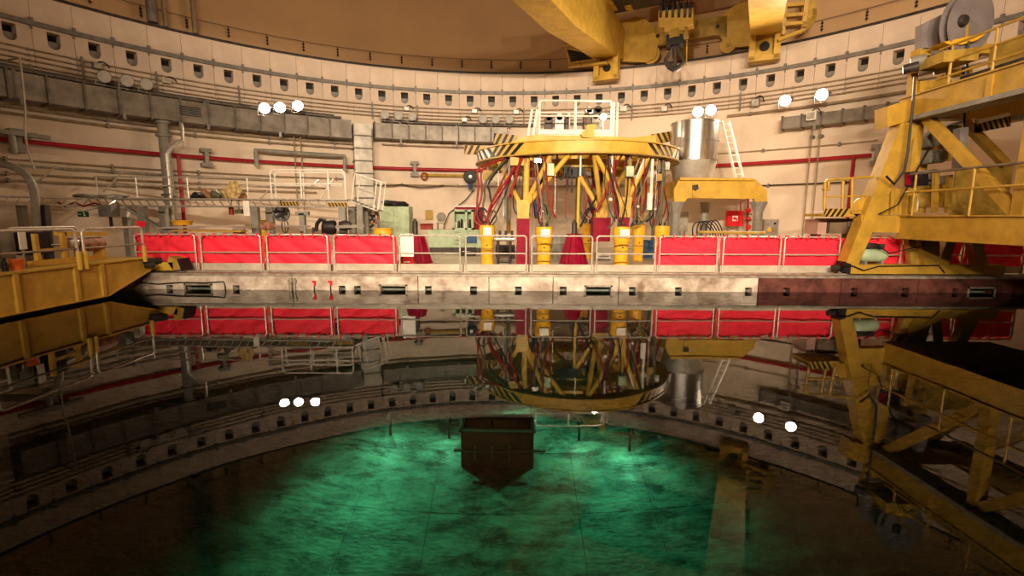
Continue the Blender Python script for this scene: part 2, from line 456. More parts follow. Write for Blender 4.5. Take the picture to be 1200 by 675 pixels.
# upright channels tying the conduits
for i, (px, py) in enumerate(((96, 80), (183, 96), (280, 115), (436, 125), (489, 128), (614, 130), (741, 124), (868, 118))):
    az, z = WA(px, py)
    solo('conduit_upright', MB().box(C(az, R - .09, 7.72), .06, .08, .85, -rad(az)), 'grey_beam', 'short grey upright channel clamping the wall conduits', 'bracket', 'uprights across the conduits')
for z, lo, hi, mt_, lab, r_ in ((5.93, -66, -24, 'brown_pipe', 'upper of two brown pipes below the left duct', .05), (5.70, -66, -22, 'brown_pipe', 'lower of two brown pipes below the left duct', .045),
                            (4.12, -66, -26, 'brown_pipe', 'thin brown pipe just under the left red pipe', .03), (3.92, -66, -36, 'galv', 'grey pipe second under the left red pipe', .05), (3.62, -66, -28, 'brown_pipe', 'brown pipe above the lattice gangway', .04),
                            (3.38, -66, -30, 'brown_pipe', 'lowest brown pipe behind the lattice gangway', .05), (3.9, -20, 26, 'brown_pipe', 'long grey cable run low on the centre wall', .045), (3.72, 28, 50, 'dark_steel', 'dark cable run low on the right wall', .035),
                            (7.1, 34, 58, 'brown_pipe', 'brown pipe below the right conduits', .06), (6.0, -20, -2, 'brown_pipe', 'grey pipe below the middle of the duct', .04), (5.35, 18, 52, 'brown_pipe', 'thin pipe above the right red pipe', .02)):
    t = thing('service_pipe', lab, 'pipe', C((lo + hi) / 2, R - .1, z))
    part('pipe', MB().arc(lo, hi, R - .12, z, r_), mt_, t)
    n_ = int((hi - lo) / 9) + 1
    for i in range(n_):
        a = lo + 3 + i * 9
        if a < hi: part('bracket', MB().box(C(a, R - .08, z), .07, .2, .16, -rad(a)), 'grey_beam', t)
# red fire main with drops and grey saddle brackets
fm = thing('fire_main', 'long red fire water main with drop pipes around the wall', 'pipe', C(0, R - .2, 4.75))
part('pipe', MB().arc(-68, 51.6, R - .22, 4.76, .085, k=10), 'red_pipe', fm)
for px, py in ((208, 185), (1001, 190)):
    az, z = WA(px, py, R - .22)
    part('drop_pipe', MB().tube([C(az, R - .335, 4.76), C(az, R - .335, 1.3)], .075, 8), 'red_pipe', fm)
for px, py in ((242, 184), (486, 199), (22, 170), (1028, 182)):
    az, z = WA(px, py, R - .3)
    p = C(az, R - .2, 4.76)
    part('saddle_bracket', MB().box(p, .16, .42, .50, -rad(az)).box(p + Vector((0, 0, .32)), .42, .40, .16, -rad(az)).box(p - Vector((0, 0, .32)), .42, .40, .16, -rad(az)), 'grey_paint', fm)
# pale yellow pipe and ring under the red one, mid wall
az0, z0 = WA(494, 203); az1, z1 = WA(543, 207)
t = thing('yellow_pipe', 'short pale yellow pipe under the red main beside the reel', 'pipe', C(az0, R, 4.5))
part('pipe', MB().arc(az0, az1, R - .18, 4.45, .08), 'yellow_dull', t)
part('flange', MB().cyl(C(az0 + 6.8, R - .18, 4.45), C(az0 + 7.1, R - .18, 4.45), .14), 'yellow_dull', t)
az, z = WA(497, 207)
rg = MB(); cc = C(az, R - .29, z)
rg.tube([cc + Vector((math.cos(a * PI / 8) * .17, 0, math.sin(a * PI / 8) * .17)) for a in range(16)], .045, 6, closed=True)
solo('hanging_ring', rg, 'hose_red', 'small reddish ring of rope hung on the yellow pipe', 'rope')
az, z = WA(551, 208)
t = thing('hose_reel', 'black round hose reel on the wall beside the ring machine', 'hose reel', C(az, R, z - .5))
cc = C(az, R - .52, z)
part('reel', MB().lathe(cc, [(.02, .12), (.34, .12), (.38, .05), (.38, -.05), (.34, -.12), (.02, -.12)], 24, axis=(math.sin(rad(az)), math.cos(rad(az)), 0)), 'black', t)
part('hub', MB().lathe(cc, [(.0, -.16), (.09, -.15), (.10, -.1)], 12, axis=(math.sin(rad(az)), math.cos(rad(az)), 0)), 'galv', t)
part('bracket', MB().box(cc + Vector((0, .25, 0)), .12, .35, .3, -rad(az)), 'grey_paint', t)
part('tail', MB().tube([cc - Vector((.02, .05, .36)), cc - Vector((0, .0, .7))], .12, 8), 'blue', t)

# rectangular air ducts in flanged sections
def air_duct(lab, a0, a1, z0, z1, r0, r1, sec=3.1):
    t = thing('air_duct', lab, 'duct', C((a0 + a1) / 2, (r0 + r1) / 2, z0))
    n_ = max(1, round((a1 - a0) / sec))
    for i in range(n_):
        u0 = a0 + (a1 - a0) * i / n_; u1 = a0 + (a1 - a0) * (i + 1) / n_
        part('duct_section', MB().ring(u0 + .02, u1 - .02, r0, r1, z0, z1, 1.6), 'duct_metal', t)
        part('flange', MB().ring(u0 - .10, u0 + .10, r0 - .05, r1 + .02, z0 - .05, z1 + .05, 1), 'duct_joint', t)
    br_ = int((a1 - a0) / 9)
    for i in range(br_):
        a = a0 + 4 + i * 9
        part('hanger', MB().box(C(a, (r1 + R) / 2, z1 + .06), .08, R - r0 + .3, .08, -rad(a)), 'grey_beam', t); part('stop', MB().box(C(a, r0 - .05, z0 - .1), .1, .08, .22, -rad(a)), 'grey_beam', t)
    return t
d1 = air_duct('long grey rectangular air duct along the left wall', -66, -24.75, 6.10, 6.98, R - .95, R - .25)
air_duct('grey rectangular air duct on the wall left of the ring machine', -21.2, 0.2, 6.22, 6.98, R - .85, R - .2, 2.6)
air_duct('short grey air duct on the right wall beneath the conduits', 41.5, 60, 6.16, 6.66, R - .7, R - .2, 2.2)
for px, py in ((223, 129),):
    az, z = WA(px, py, R - 1)
    t = part('grille', MB().box(C(az, R - .97, 6.56), .95, .05, .55, -rad(az)), 'duct_metal', d1)
    for i in range(6):
        part('louvre', MB().box(C(az, R - 1.0, 6.38 + .07 * i), .8, .03, .035, -rad(az)), 'black', t)
# black cable tray above the left duct
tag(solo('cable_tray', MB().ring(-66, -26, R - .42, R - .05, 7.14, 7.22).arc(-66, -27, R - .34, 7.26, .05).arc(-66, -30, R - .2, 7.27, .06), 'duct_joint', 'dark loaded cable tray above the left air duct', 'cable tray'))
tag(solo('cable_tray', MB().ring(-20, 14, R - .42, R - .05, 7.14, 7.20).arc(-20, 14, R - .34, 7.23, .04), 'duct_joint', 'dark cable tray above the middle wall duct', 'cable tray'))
# vertical square riser duct
t = thing('riser_duct', 'grey square riser duct standing against the wall beside the white handrail', 'duct', C(-23.2, R - .80, DECK))
for i in range(7):
    z = 2.5 + i * .62
    part('duct_section', MB().box(C(-23.2, R - .80, z + .3), .85, .8, .60, rad(23.2)), 'duct_light', t)
    part('flange', MB().box(C(-23.2, R - .80, z), .95, .9, .06, rad(23.2)), 'duct_joint', t)
part('support', MB().box(C(-23.2, R - .80, 1.5), .5, .5, 2.0, rad(23.2)), 'grey_paint', t)
# fat grey riser pipe with flanges, thin companion pipe
t = thing('riser_pipe', 'thick grey riser pipe with flanges crossing the red main on the left wall', 'pipe', C(-48.8, R - .55, DECK))
part('pipe', MB().cyl(C(-48.8, R - .55, DECK), C(-48.8, R - .55, 6.10), .20, 14), 'grey_paint', t)
for z in (1.9, 3.0, 5.45, 5.98):
    part('flange', MB().cyl(C(-48.8, R - .55, z), C(-48.8, R - .55, z + .1), .29, 14), 'grey_paint', t)
ta = WA(199.5, 225, R - 1.0)[0]
t = thing('thin_riser_pipe', 'thin galvanised pipe with a swan neck beside the thick riser', 'pipe', C(ta, R - 1.0, DECK))
part('pipe', MB().tube([C(ta, R - 1.0, DECK), C(ta, R - 1.0, 4.7)] + [C(ta + 1.9 * i / 5, R - 1.0, 4.7 + .6 * math.sin(i / 5 * PI / 2)) for i in range(1, 6)] + [C(ta + 2.0, R - .95, 5.75), C(ta + 2.0, R - .85, 6.12)], .075), 'galv', t)
# vertical pipes up the upper wall, far left
for px, wd, mt_, lab in ((176, .20, 'grey_beam', 'wide dark duct rising up the upper wall'), (192, .09, 'brown_pipe', 'thin pipe rising beside the dark duct on the upper wall'), (226, .11, 'brown_pipe', 'lone brown pipe rising up the upper wall')):
    az, z = WA(px, 12, R + .4)
    t = thing('riser_conduit', lab, 'pipe', C(az, R + .4, 10.15))
    part('pipe', MB().cyl(C(az, R + (.2 if wd > .15 else .32), 10.17), C(az, R + (.2 if wd > .15 else .32), 17), wd, 10), mt_, t)
    part('bracket', MB().box(C(az, R + .42, 12.2), wd * 2.1, .38, .12, -rad(az)), 'grey_beam', t)
# rectangular bare pipe loop under the lit lamps
az0, z0 = WA(297, 174); az1, z1 = WA(402, 183)
t = thing('pipe_loop', 'grey rectangular pipe loop on the wall below the lit lamp cluster', 'pipe', C(az0, R, 4.4))
part('pipe', MB().tube([C(az0, R - .50, 4.5), C(az0, R - .50, 5.18)] + [C(az0 + (az1 - az0) * i / 6, R - .50, 5.25) for i in range(7)] + [C(az1, R - .50, 4.5)], .10), 'grey_paint', t)
# twin vertical conduits behind the white handrail
for px, lab in ((345, 'left of two thin vertical conduits behind the gangway handrail'), (353, 'right of two thin vertical conduits behind the gangway handrail')):
    az, z = WA(px, 200)
    solo('vertical_conduit', MB().cyl(C(az, R - .37, 2.5), C(az, R - .37, 6.12), .035, 6), 'brown_pipe', lab, 'conduit')
# white cable dropping down the left wall
pts = [WA(22, 68, R - 1.1), WA(24, 80, R - 1.1), WA(29, 131, R - 1.1), WA(21, 152, R - .6), WA(24, 175, R - .6), WA(33, 200, R - .6)]
solo('drop_cable', MB().tube([C(pts[0][0], R - .06, pts[0][1] + .06)] + [C(a, R - 1.15, z) for a, z in pts], .035, 6), 'galv', 'pale cable hanging down in front of the left duct', 'cable')
# dark arm bracket, far left, under the duct
az, z = WA(18, 156, R - .4)
t = thing('pipe_bracket', 'dark green steel tee bracket hung under the left duct', 'bracket', C(az, R, 4.5))
part('arm', MB().beam(C(az - 3, R - .5, z), C(az + 2.6, R - .5, z - .05), .2, .14), 'grey_paint', t)
part('post', MB().cyl(C(az - .4, R - .5, z), C(az - .4, R - .5, 4.3), .1), 'grey_paint', t); part('wall_plate', MB().box(C(az + 1.4, R - .22, z), .16, .54, .14, -rad(az)), 'grey_paint', t)
# big curved pipe low left
t = thing('bent_pipe', 'grey pipe bent over like a hook by the far left wall', 'pipe', C(-62, R - 1, DECK))
p0, p1 = P(-10, 192, 15.0), P(46, 268, 15.0)
part('pipe', MB().tube([Vector((-18.7, 15, P(-30, 192, 15).z)), P(-30, 192, 15)] + bez(P(-10, 192, 15), P(20, 190, 15), P(40, 206, 15), P(41, 232, 15), 8) + [P(46, 300, 15), Vector((P(46, 300, 15).x, 15, DECK))], .11, 10), 'grey_paint', t)
part('bracket', MB().beam(P(52, 240, 15.2), Vector((P(54, 280, 15.2).x, 15.2, DECK)), .18, .18), 'dark_steel', t)
# loose cable drape across the middle wall
pts = []
for a, b_ in (((530, 217), (590, 219)), ((590, 219), (478, 219)), ): pass
t = solo('draped_cable', MB().tube(sag(C(*WA(433, 216)[:1], R - .27, 3.95), C(WA(470, 219)[0], R - .27, 3.92), .12) + sag(C(WA(470, 219)[0], R - .27, 3.92), C(WA(520, 219)[0], R - .27, 3.92), .15)[1:], .03, 6), 'dark_steel', 'loose dark cable drooping along the wall above the green cabinet', 'cable')
t = solo('draped_cable', MB().tube([C(*(lambda w: (w[0], R - .27, w[1]))(WA(x, y))) for x, y in ((556, 222), (545, 235), (533, 244), (526, 250), (521, 262), (519, 272))], .03, 6), 'dark_steel', 'dark cable running down from the hose reel to the bench', 'cable')

# ------------------------------------------------------------------ floodlights
def make_flood(lit, lens_mat):
    t = thing('floodlight', 'x', 'floodlight')
    ax = Vector((0, -1, -.38)).normalized()
    part('housing', MB().lathe((0, 0, 0), [(.02, -.30), (.10, -.29), (.17, -.22), (.225, -.06), (.235, .0), (.225, .01)], 18, axis=ax), 'grey_paint' if not lit else 'galv', t, local=True)
    part('lens', MB().lathe((0, 0, 0), [(.0, .012), (.12, .010), (.218, -.005)], 18, axis=ax), lens_mat, t, local=True)
    yk = MB(); yk.tube([Vector((-.27, 0, 0)), Vector((-.27, .1, -.30)), Vector((.27, .1, -.30)), Vector((.27, 0, 0))], .022, 6)
    part('yoke', yk, 'galv', t, local=True)
    if lens_mat != 'lamp_lit': part('arm', MB().beam((0, .1, -.30), (0, .92, -.33), .06, .06), 'grey_paint', t, local=True)
    return t
protos = {}
def flood(az, z, kind, label, r=None, group=None, da=0):
    r = r or (R - 1.32 if kind == 'on' else R - .86)
    lm = {'off': 'lamp_glass', 'on': 'lamp_lit', 'hall': 'lamp_lit_added'}[kind]
    if kind not in protos:
        protos[kind] = o = make_flood(kind != 'off', lm); o.location = C(az, r, z); o.rotation_euler = (0, 0, -rad(az + da))
    else:
        o = copy_tree(protos[kind], None, C(az, r, z), -rad(az + da))
    o['label'] = label
    if group: o['group'] = group
    if kind == 'on': lit.append((o, z))
    return o
lit = []
for i, (px, py) in enumerate(((310, 127), (328, 126), (349, 124))):
    az, z = WA(px, py, R - 1.32)
    flood(az, z, 'on', 'lit round floodlight of the cluster of three above the left duct', group='lit cluster of three lamps')
for px, py in ((818, 131), (833, 129)):
    az, z = WA(px, py, R - 1.32)
    flood(az, z, 'on', 'lit round floodlight of the pair above the steel tank', group='lit pair over the tank')
for (px, py), lb in (((920, 118), 'lit round floodlight on the right wall, the one toward the tank'), ((963, 111), 'lit round floodlight on the right wall, the one toward the yellow gantry')):
    az, z = WA(px, py, R - 1.32)
    flood(az, z, 'on', lb)
for (pxs), lb, gp in (((127, 153, 175), 'unlit grey floodlight of the three above the far left duct', 'unlit lamps over the far left duct'), ((451, 467, 483), 'unlit grey floodlight of the three left of the ring machine', 'unlit lamps left of the ring machine'),
                      ((566, 581, 597), 'unlit grey floodlight of the three behind the ring machine', 'unlit lamps behind the ring machine')):
    for px in pxs:
        az, z = WA(px, 130, R - .86)
        flood(az, 7.40, 'off', lb, group=gp)
# each lit lamp's bracket arm runs back between two conduits into the wall
for o, z in lit: part('arm', MB().beam((0, .2, .12), (0, 1.345, 7.568 - z), .05, .05), 'grey_paint', o, local=True)
# unseen floodlights added on the wall behind the camera, aimed at the far deck
AIM = Vector((3.2, 24.0, 4.0))
added_light = bpy.data.lights.new('added_flood', 'SPOT'); added_light.energy = LAMP_ADDED; added_light.color = LAMP_COL
added_light.spot_size = rad(78); added_light.spot_blend = 1.0; added_light.shadow_soft_size = .2
added_upper_light = added_light.copy(); added_upper_light.energy = LAMP_ADDED * .75  # for the unseen lamps added high up to brighten the upper wall
beams = []
uppers = []
for a in (-168, -146, 168, 146):
    uppers.append(flood(a, 15.0, 'hall', 'added lit floodlight high on the opposite wall above the crane girders', r=R - .29, group='added upper lamps on the opposite wall'))
for a in (-176, -160, 176, 160):
    for d_ in (-2, 0, 2):
        f_ = flood(a + d_, 9.0, 'hall', 'added lit floodlight of a cluster on the wall opposite the ring machine', group='added lit clusters on the opposite wall')
        beams.append(f_)
for bi, f_ in enumerate(beams + uppers):
    lo = bpy.data.objects.new('beam', added_light if bi < len(beams) else added_upper_light); col.objects.link(lo); lo.parent = f_
    M = Matrix.Translation(f_.location) @ Matrix.Rotation(f_.rotation_euler.z, 4, 'Z')
    lo.location = (0, -.06, -.02)
    dr = (M.to_3x3().inverted() @ ((Vector((0, 27, 14)) if bi >= len(beams) else AIM) - Vector(f_.location))).normalized()
    lo.rotation_euler = dr.to_track_quat('-Z', 'Y').to_euler()
# junction boxes and small wall gear
for px, py, w_, h_, lab in ((113, 78, .3, .22, 'small pale junction box above the far left floodlights'), (194, 95, .28, .2, 'small pale junction box right of the far left floodlights'), (476, 128, .3, .2, 'small grey junction box over the unlit lamps'),
                            (556, 131, .3, .22, 'small cream junction box left of the ring machine lamps'), (605, 132, .3, .22, 'small grey junction box right of the ring machine lamps'), (544, 141, .26, .22, 'small white box under the conduits left of the ring machine'),
                            (731, 128, .34, .26, 'small grey box right of the white cage'), (779, 128, .32, .28, 'small grey box left of the steel tank'), (886, 121, .35, .35, 'small grey box left of the right wall lamps'), (957, 139, .35, .35, 'small white box below the right wall lamps')):
    az, z = WA(px, py, R - .1)
    rb = R - .88 if px == 957 else R - .21
    t = thing('junction_box', lab, 'electrical box', C(az, rb, z - h_ / 2))
    part('body', MB().box(C(az, rb, z), w_, .2, h_, -rad(az)), 'white_paint' if w_ < .3 or 'white' in lab else 'duct_metal', t)
    part('cover', MB().box(C(az, rb - .11, z), w_ * .8, .03, h_ * .8, -rad(az)), 'galv', t)
    part('cable', MB().tube(bez(C(az, rb, z + h_ / 2), C(az + .3, rb - .04, z + h_), C(az + .9, rb - .03, z + h_), C(az + 1.1, rb, z), 6), .025, 5), 'black', t)
# right wall vertical conduits with boxes
for px, lab in ((950, 'left thin vertical conduit on the right wall under the white box'), (960, 'right thin vertical conduit on the right wall under the white box')):
    az, z = WA(px, 200)
    t = thing('vertical_conduit', lab, 'conduit', C(az, R - .1, 1.2))
    part('pipe', MB().cyl(C(az, R - .37, DECK), C(az, R - .37, 6.14), .03, 6), 'brown_pipe', t)
    part('clamp', MB().box(C(az, R - .2, 5.75), .12, .4, .1, -rad(az)), 'grey_beam', t)

# ================================================================== POLAR CRANE
KN = Vector((.896, -.443, 0)).normalized(); KD = Vector((.443, .896, 0)).normalized(); KC = Vector((CX, CY, 0))
def K(off, al, z): return KC + KN * off + KD * al + Vector((0, 0, z))
def KP(px, py, al):
    d = ray(px, py); o = Vector((0, 0, CAM_H)); t_ = (al - (o - KC).dot(KD)) / d.dot(KD)
    return o + d * t_
pc = thing('polar_crane', 'big yellow polar crane with two box girders overhead', 'crane', KC + Vector((0, 0, 9.0)))
prof = [(-19.4, 10.44), (-11.7, 9.55), (11.7, 9.55), (19.4, 10.44), (19.4, 11.95), (17.2, 12.05), (-17.2, 12.05), (-19.4, 11.95)]
for o0, o1 in ((-3.85, -2.65), (3.4, 4.6)):
    g = part('girder', MB().prism([K(o0, a, z) for a, z in prof], KN * (o1 - o0)), 'yellow', pc)
    fl_ = MB().beam(K(o0 - .08, -17.2, 12.08), K(o0 - .08, 17.2, 12.08), .2, .06).beam(K(o1 + .08, -17.2, 12.08), K(o1 + .08, 17.2, 12.08), .2, .06)
    part('flange', fl_, 'yellow', g)
    for sgn in (1, -1):
        oc = (o0 + o1) / 2
        ft = MB()
        for e in (-.5, .5): ft.box(K(oc + e, sgn * 18.35, 9.80), .26, .5, 1.15, math.atan2(KN.y, KN.x))
        ft.box(K(oc, sgn * 18.35, 9.30), 1.30, .5, .22, math.atan2(KN.y, KN.x)).box(K(oc, sgn * 18.5, 9.85), 1.0, .2, 1.0, math.atan2(KN.y, KN.x))
        f_ = part('foot', ft, 'yellow', pc)
        part('pin', MB().cyl(K(oc, sgn * 18.30, 9.85), K(oc, sgn * 18.5, 9.85), .2, 14), 'black', f_)
for sgn in (1, -1):
    def kp(px, py):
        q = KP(px, py, 19.35)
        if sgn < 0:
            rel = q - KC; q = KC + KN * rel.dot(KN) - KD * rel.dot(KD) + Vector((0, 0, q.z))
        return q
    t_ = KD * .25 * sgn
    def wheel(px, py):                     # runs on the round rail: its centre line lies on the rail's radius
        q = kp(px, py); off = (q - KC).dot(KN); al = math.sqrt((R + .085) ** 2 - off ** 2) * sgn; r_ = q.z - 10.068
        part('wheel', MB().cyl(K(off, al - .09, q.z), K(off, al + .09, q.z), r_, 20), 'yellow', bg)
        part('axle', MB().cyl(K(off, al - .2 * sgn, q.z), K(off, 19.5 * sgn, q.z), .09, 10), 'yellow_dull', bg)
    bg = part('bogie', MB().prism([kp(*p) for p in ((728, 26), (728, 72), (757, 73), (768, 68), (771, 52), (773, 45), (767, 33), (755, 20), (745, 19))], t_), 'yellow', pc)
    wheel(762, 63)
    q = kp(771, 42); part('pin', MB().cyl(q - KD * .06 * sgn, q + KD * .1 * sgn, .09, 10), 'black', bg)
    bg = part('bogie', MB().prism([kp(*p) for p in ((850, 14), (868, 2), (886, -3), (886, 53), (862, 55.5), (848, 56), (846, 45), (836, 33), (840, 24))], t_), 'yellow', pc)
    wheel(853, 53)
    q = kp(841, 31); part('pin', MB().cyl(q - KD * .06 * sgn, q + KD * .1 * sgn, .09, 10), 'black', bg)
    part('end_beam', MB().prism([kp(*p) for p in ((766, 30), (852, 18), (852, 44), (838, 41), (800, 47), (768, 54))], t_ * .8), 'yellow_dull', pc)
# service platforms at the girder ends
pl = MB()
a_ = [KP(663, 56, 17.9), KP(668, 74, 17.9), KP(699, 70, 17.9), KP(682, 60, 17.9)]
for i in range(4): pl.tube([a_[i], a_[(i + 1) % 4]], .05, 6)
pl.beam(KP(666, 78, 18.0), KP(712, 74, 18.0), .25, .12)
pl.tube([KP(663, 56, 17.9), KP(660, 53, 17.5), KP(668, 53, 17.2)], .04, 6)
part('service_platform', pl, 'yellow', pc)
part('platform_grating', MB().prism([KP(*p, 18.2) for p in ((665, 58), (669, 72), (697, 68), (683, 60))], KD * .05), 'dark_steel', pc)
ld = MB(); ld.beam(KP(946, -6, 17.6), KP(941, 36, 17.9), .16, .12).beam(KP(922, -6, 17.6), KP(918, 40, 17.9), .12, .12).beam(KP(941, 36, 17.9), KP(912, 47, 18.0), .18, .14)
part('stair_frame', ld, 'yellow', pc)
for y in (5, 17, 27): part('tread', MB().beam(KP(920, y + 2, 17.8), KP(944, y, 17.8), .25, .14), 'yellow', pc)
part('end_plate', MB().prism([KP(*p, 18.5) for p in ((940, -5), (957, -5), (956, 22), (948, 34), (938, 40))], KD * .1), 'yellow', pc)
cb = MB()
for i in range(4): cb.tube(bez(KP(940 + i, 26, 17.3), KP(950 + 2 * i, 32, 17.3), KP(954 + i, 20, 17.3), KP(953 + i, 10, 17.3), 8), .03, 5)
part('cable_loop', cb, 'yellow_dull', pc)
# trolley above the girders with the rope drums
tr = MB(); tr.prism([K(-4.2, 12.6, 12.10), K(4.9, 12.6, 12.10), K(4.9, 17.6, 12.10), K(-4.2, 17.6, 12.10)], (0, 0, .5))
part('trolley', tr, 'dark_steel', pc)
for k_ in (13.4, 16.4): part('rope_drum', MB().cyl(K(-1.6, k_, 12.93), K(2.6, k_, 12.93), .35, 16), 'yellow_dull', pc)
part('trolley_beam', MB().beam(KP(690, -4, 17.2), KP(742, 4, 17.2), .5, .5), 'yellow', pc)
# hook block
HA = 16.6
hk = thing('crane_hook', 'dark double lifting hook under a yellow sheave block', 'hook', KP(792, 84, HA))
hx = KN
bc = KP(792, 24, HA)
def H(px, py, dy=0.0): return KP(px, py, HA) + KD * dy
b1 = part('sheave_block', MB().prism([H(*p, -.3) for p in ((773, 16), (813, 12), (813, 31), (803, 33), (803, 37), (780, 40), (780, 34), (773, 35))], KD * .6), 'yellow', hk)
for x in (776, 783, 790, 797, 804, 810): part('sheave', MB().cyl(H(x - 1.6, 15.5), H(x + 1.6, 15), .42, 16), 'dark_steel', b1)
rp_ = MB()
for i in range(8): rp_.cyl(H(776 + i * 4.7, 15, .2 * (-1) ** i), K((H(776 + i * 4.7, 15) - KC).dot(KN), HA, 12.2) + KD * .2 * (-1) ** i, .022, 5)
part('rope', rp_, 'black', hk)
part('swivel', MB().cyl(H(791.5, 36), H(791.5, 46), .36, 16), 'yellow_dull', hk)
part('crosshead', MB().prism([H(*p, -.28) for p in ((782, 43), (801, 42), (801, 53), (782, 55))], KD * .56), 'black', hk)
hook = MB(); hook.tube([H(791, 50), H(791, 62), H(791, 80)], [.10, .07, .10], 8)
for sg in (-1, 1):
    hook.tube([H(791 + sg * 3, 53), H(791 + sg * 4.5, 60), H(791 + sg * 10.5, 69), H(791 + sg * 11, 72.5), H(791 + sg * 6, 78.5), H(791, 82)], [.06, .07, .08, .10, .13, .12], 8)
part('hook', hook, 'dark_steel', hk)
part('guard_rod', MB().cyl(H(805, 30), H(804.5, 78), .025, 5).beam(H(803, 33), H(804, 45), .18, .2), 'yellow_dull', hk)

# ================================================================== REFUELLING GANTRY (right)
GY = 14.70
def G(px, py, Y=GY): return P(px, py, Y)
XA, XB = 11.55, 14.45       # the two truss planes
YN = -1.9
rg = thing('refuelling_gantry', 'tall yellow refuelling gantry standing on the right pool edge', 'gantry', (12.5, GY, DECK))
for yy, nm_ in ((GY, 'far'), (YN - .4, 'near')):
    tk = part('end_truck', MB().bx(10.2, 14.85, yy - .22, yy + .22, DECK + .06, DECK + .34), 'yellow_gantry', rg)
    part('truck_cap', MB().prism([(9.98, yy - .2, DECK + .12), (10.2, yy - .22, DECK + .06), (10.2, yy - .22, DECK + .34), (10.05, yy - .2, DECK + .42)], (0, .42, 0)), 'black', tk)
    for x in (10.65, 11.6, 13.6, 14.4):
        part('wheel', MB().cyl((x, yy - .10, DECK + .188), (x, yy + .10, DECK + .188), .14, 16), 'dark_steel', tk)
    for x in (10.75, 11.05, 12.3): part('pocket', MB().bx(x - .06, x + .06, yy - .235, yy - .2, DECK + .16, DECK + .28), 'yellow_dull', tk)
    part('buffer', MB().cyl((9.98, yy, DECK + .22), (9.78, yy, DECK + .22), .09, 10), 'dark_steel', tk)
# slanted main leg and the other legs, far frame (mirrored on the near deck)
def leg(p, q, w0, w1, dp):
    for yy in (0, YN - .4 - GY):
        o_ = Vector((0, yy, 0))
        part('leg', MB().beam(Vector(p) + o_, Vector(q) + o_, w0, dp, up=(0, 1, 0), wd2=w1), 'yellow_gantry', rg)
leg(G(993, 309), G(1060, 146), .38, .52, .42)
leg(G(1062, 252), G(1074, 142), .24, .26, .26)
leg(G(1087, 312), G(1083, 272), .42, .62, .36)
leg(G(1101, 311), G(1118, 262), .30, .30, .26)
leg(G(1147, 311), G(1136, 262), .32, .32, .26)
part('cross_beam', MB().beam(G(1004, 262), G(1140, 264), .34, .5), 'yellow_gantry', rg)
part('gusset', MB().prism([G(1030, 212), G(1012, 252), G(1056, 252), G(1056, 222)], (0, .08, 0)), 'yellow_gantry', rg)
part('gusset_rib', MB().beam(G(1034, 222), G(1032, 252), .1, .16, up=(0, 1, 0)).beam(G(1044, 222), G(1043, 252), .1, .16, up=(0, 1, 0)), 'yellow_gantry', rg)
part('gearbox', MB().prism([G(1064, 275), G(1098, 275), G(1090, 310), G(1068, 310)], (0, .2, 0)), 'yellow_dull', rg)
for X_ in (XA, XB):
    part('lower_girder', MB().bx(X_, X_ + .4, YN, GY - .1, 1.64, 2.25), 'yellow_gantry', rg)
    part('girder_flange', MB().bx(X_ - .06, X_ + .46, YN, GY - .1, 2.25, 2.29).bx(X_ - .06, X_ + .46, YN, GY - .1, 1.60, 1.64), 'yellow_gantry', rg)
    ub = part('upper_beam', MB().bx(X_ - .1, X_ + .38, YN - .4, GY + .25, 5.02, 5.66), 'yellow_gantry', rg)
    part('beam_rail', MB().bx(X_ - .17, X_ + .45, YN - .3, GY - .3, 4.98, 5.10), 'grey_paint', ub)
    part('top_flange', MB().bx(X_ - .16, X_ + .44, YN - .4, GY + .25, 5.66, 5.70), 'yellow_gantry', ub)
    ys = [GY - .35 - 3.05 * i for i in range(6)]
    for i, y in enumerate(ys):
        if i: part('post', MB().beam((X_ + .2, y, 2.2), (X_ + .2, y, 5.1), .26, .26), 'yellow_gantry', rg)
        if i < 5: part('diagonal', MB().beam((X_ + .2, y - .1, 5.0), (X_ + .2, y - 2.95, 2.35), .24, .2, up=(1, 0, 0)), 'yellow_gantry', rg)
    for y in ys[1:5]: part('stiffener', MB().bx(X_ - .15, X_ - .08, y + .8, y + .95, 5.1, 5.6), 'yellow_gantry', ub)
part('deck_plate', MB().bx(XA + .1, XB + .4, YN, GY - .1, 1.58, 1.66), 'brown_box', rg)
for i in range(5): part('deck_bearer', MB().bx(XA + .2, XB + .2, GY - 1 - i * 3.6, GY - .8 - i * 3.6, 1.66, 1.9), 'yellow_dull', rg)
part('side_panel', MB().bx(XB + .30, XB + .36, YN, GY - .5, 2.25, 3.75), 'yellow_dull', rg)
part('beam_tie', MB().bx(XA, XB + .3, GY - .2, GY + .2, 5.05, 5.6), 'yellow_gantry', rg)
part('beam_end', MB().prism([G(1040, 125, GY - .25), G(1071, 115, GY - .25), G(1071, 140, GY - .25), G(1040, 149, GY - .25)], (0, .5, 0)), 'yellow_gantry', rg)
for z, mt_, yy in ((3.45, 'brown_box', 14.2), (2.95, 'yellow_gantry', 14.3)):
    part('hand_rail', MB().cyl((XA - .12, yy, z), (XA - .12, YN, z), .033, 8), mt_, rg)
for i in range(10):
    y = 14.0 - i * 1.75
    part('rail_post', MB().cyl((XA - .12, y, 2.27), (XA - .12, y, 3.45), .03, 6), 'yellow_gantry', rg)
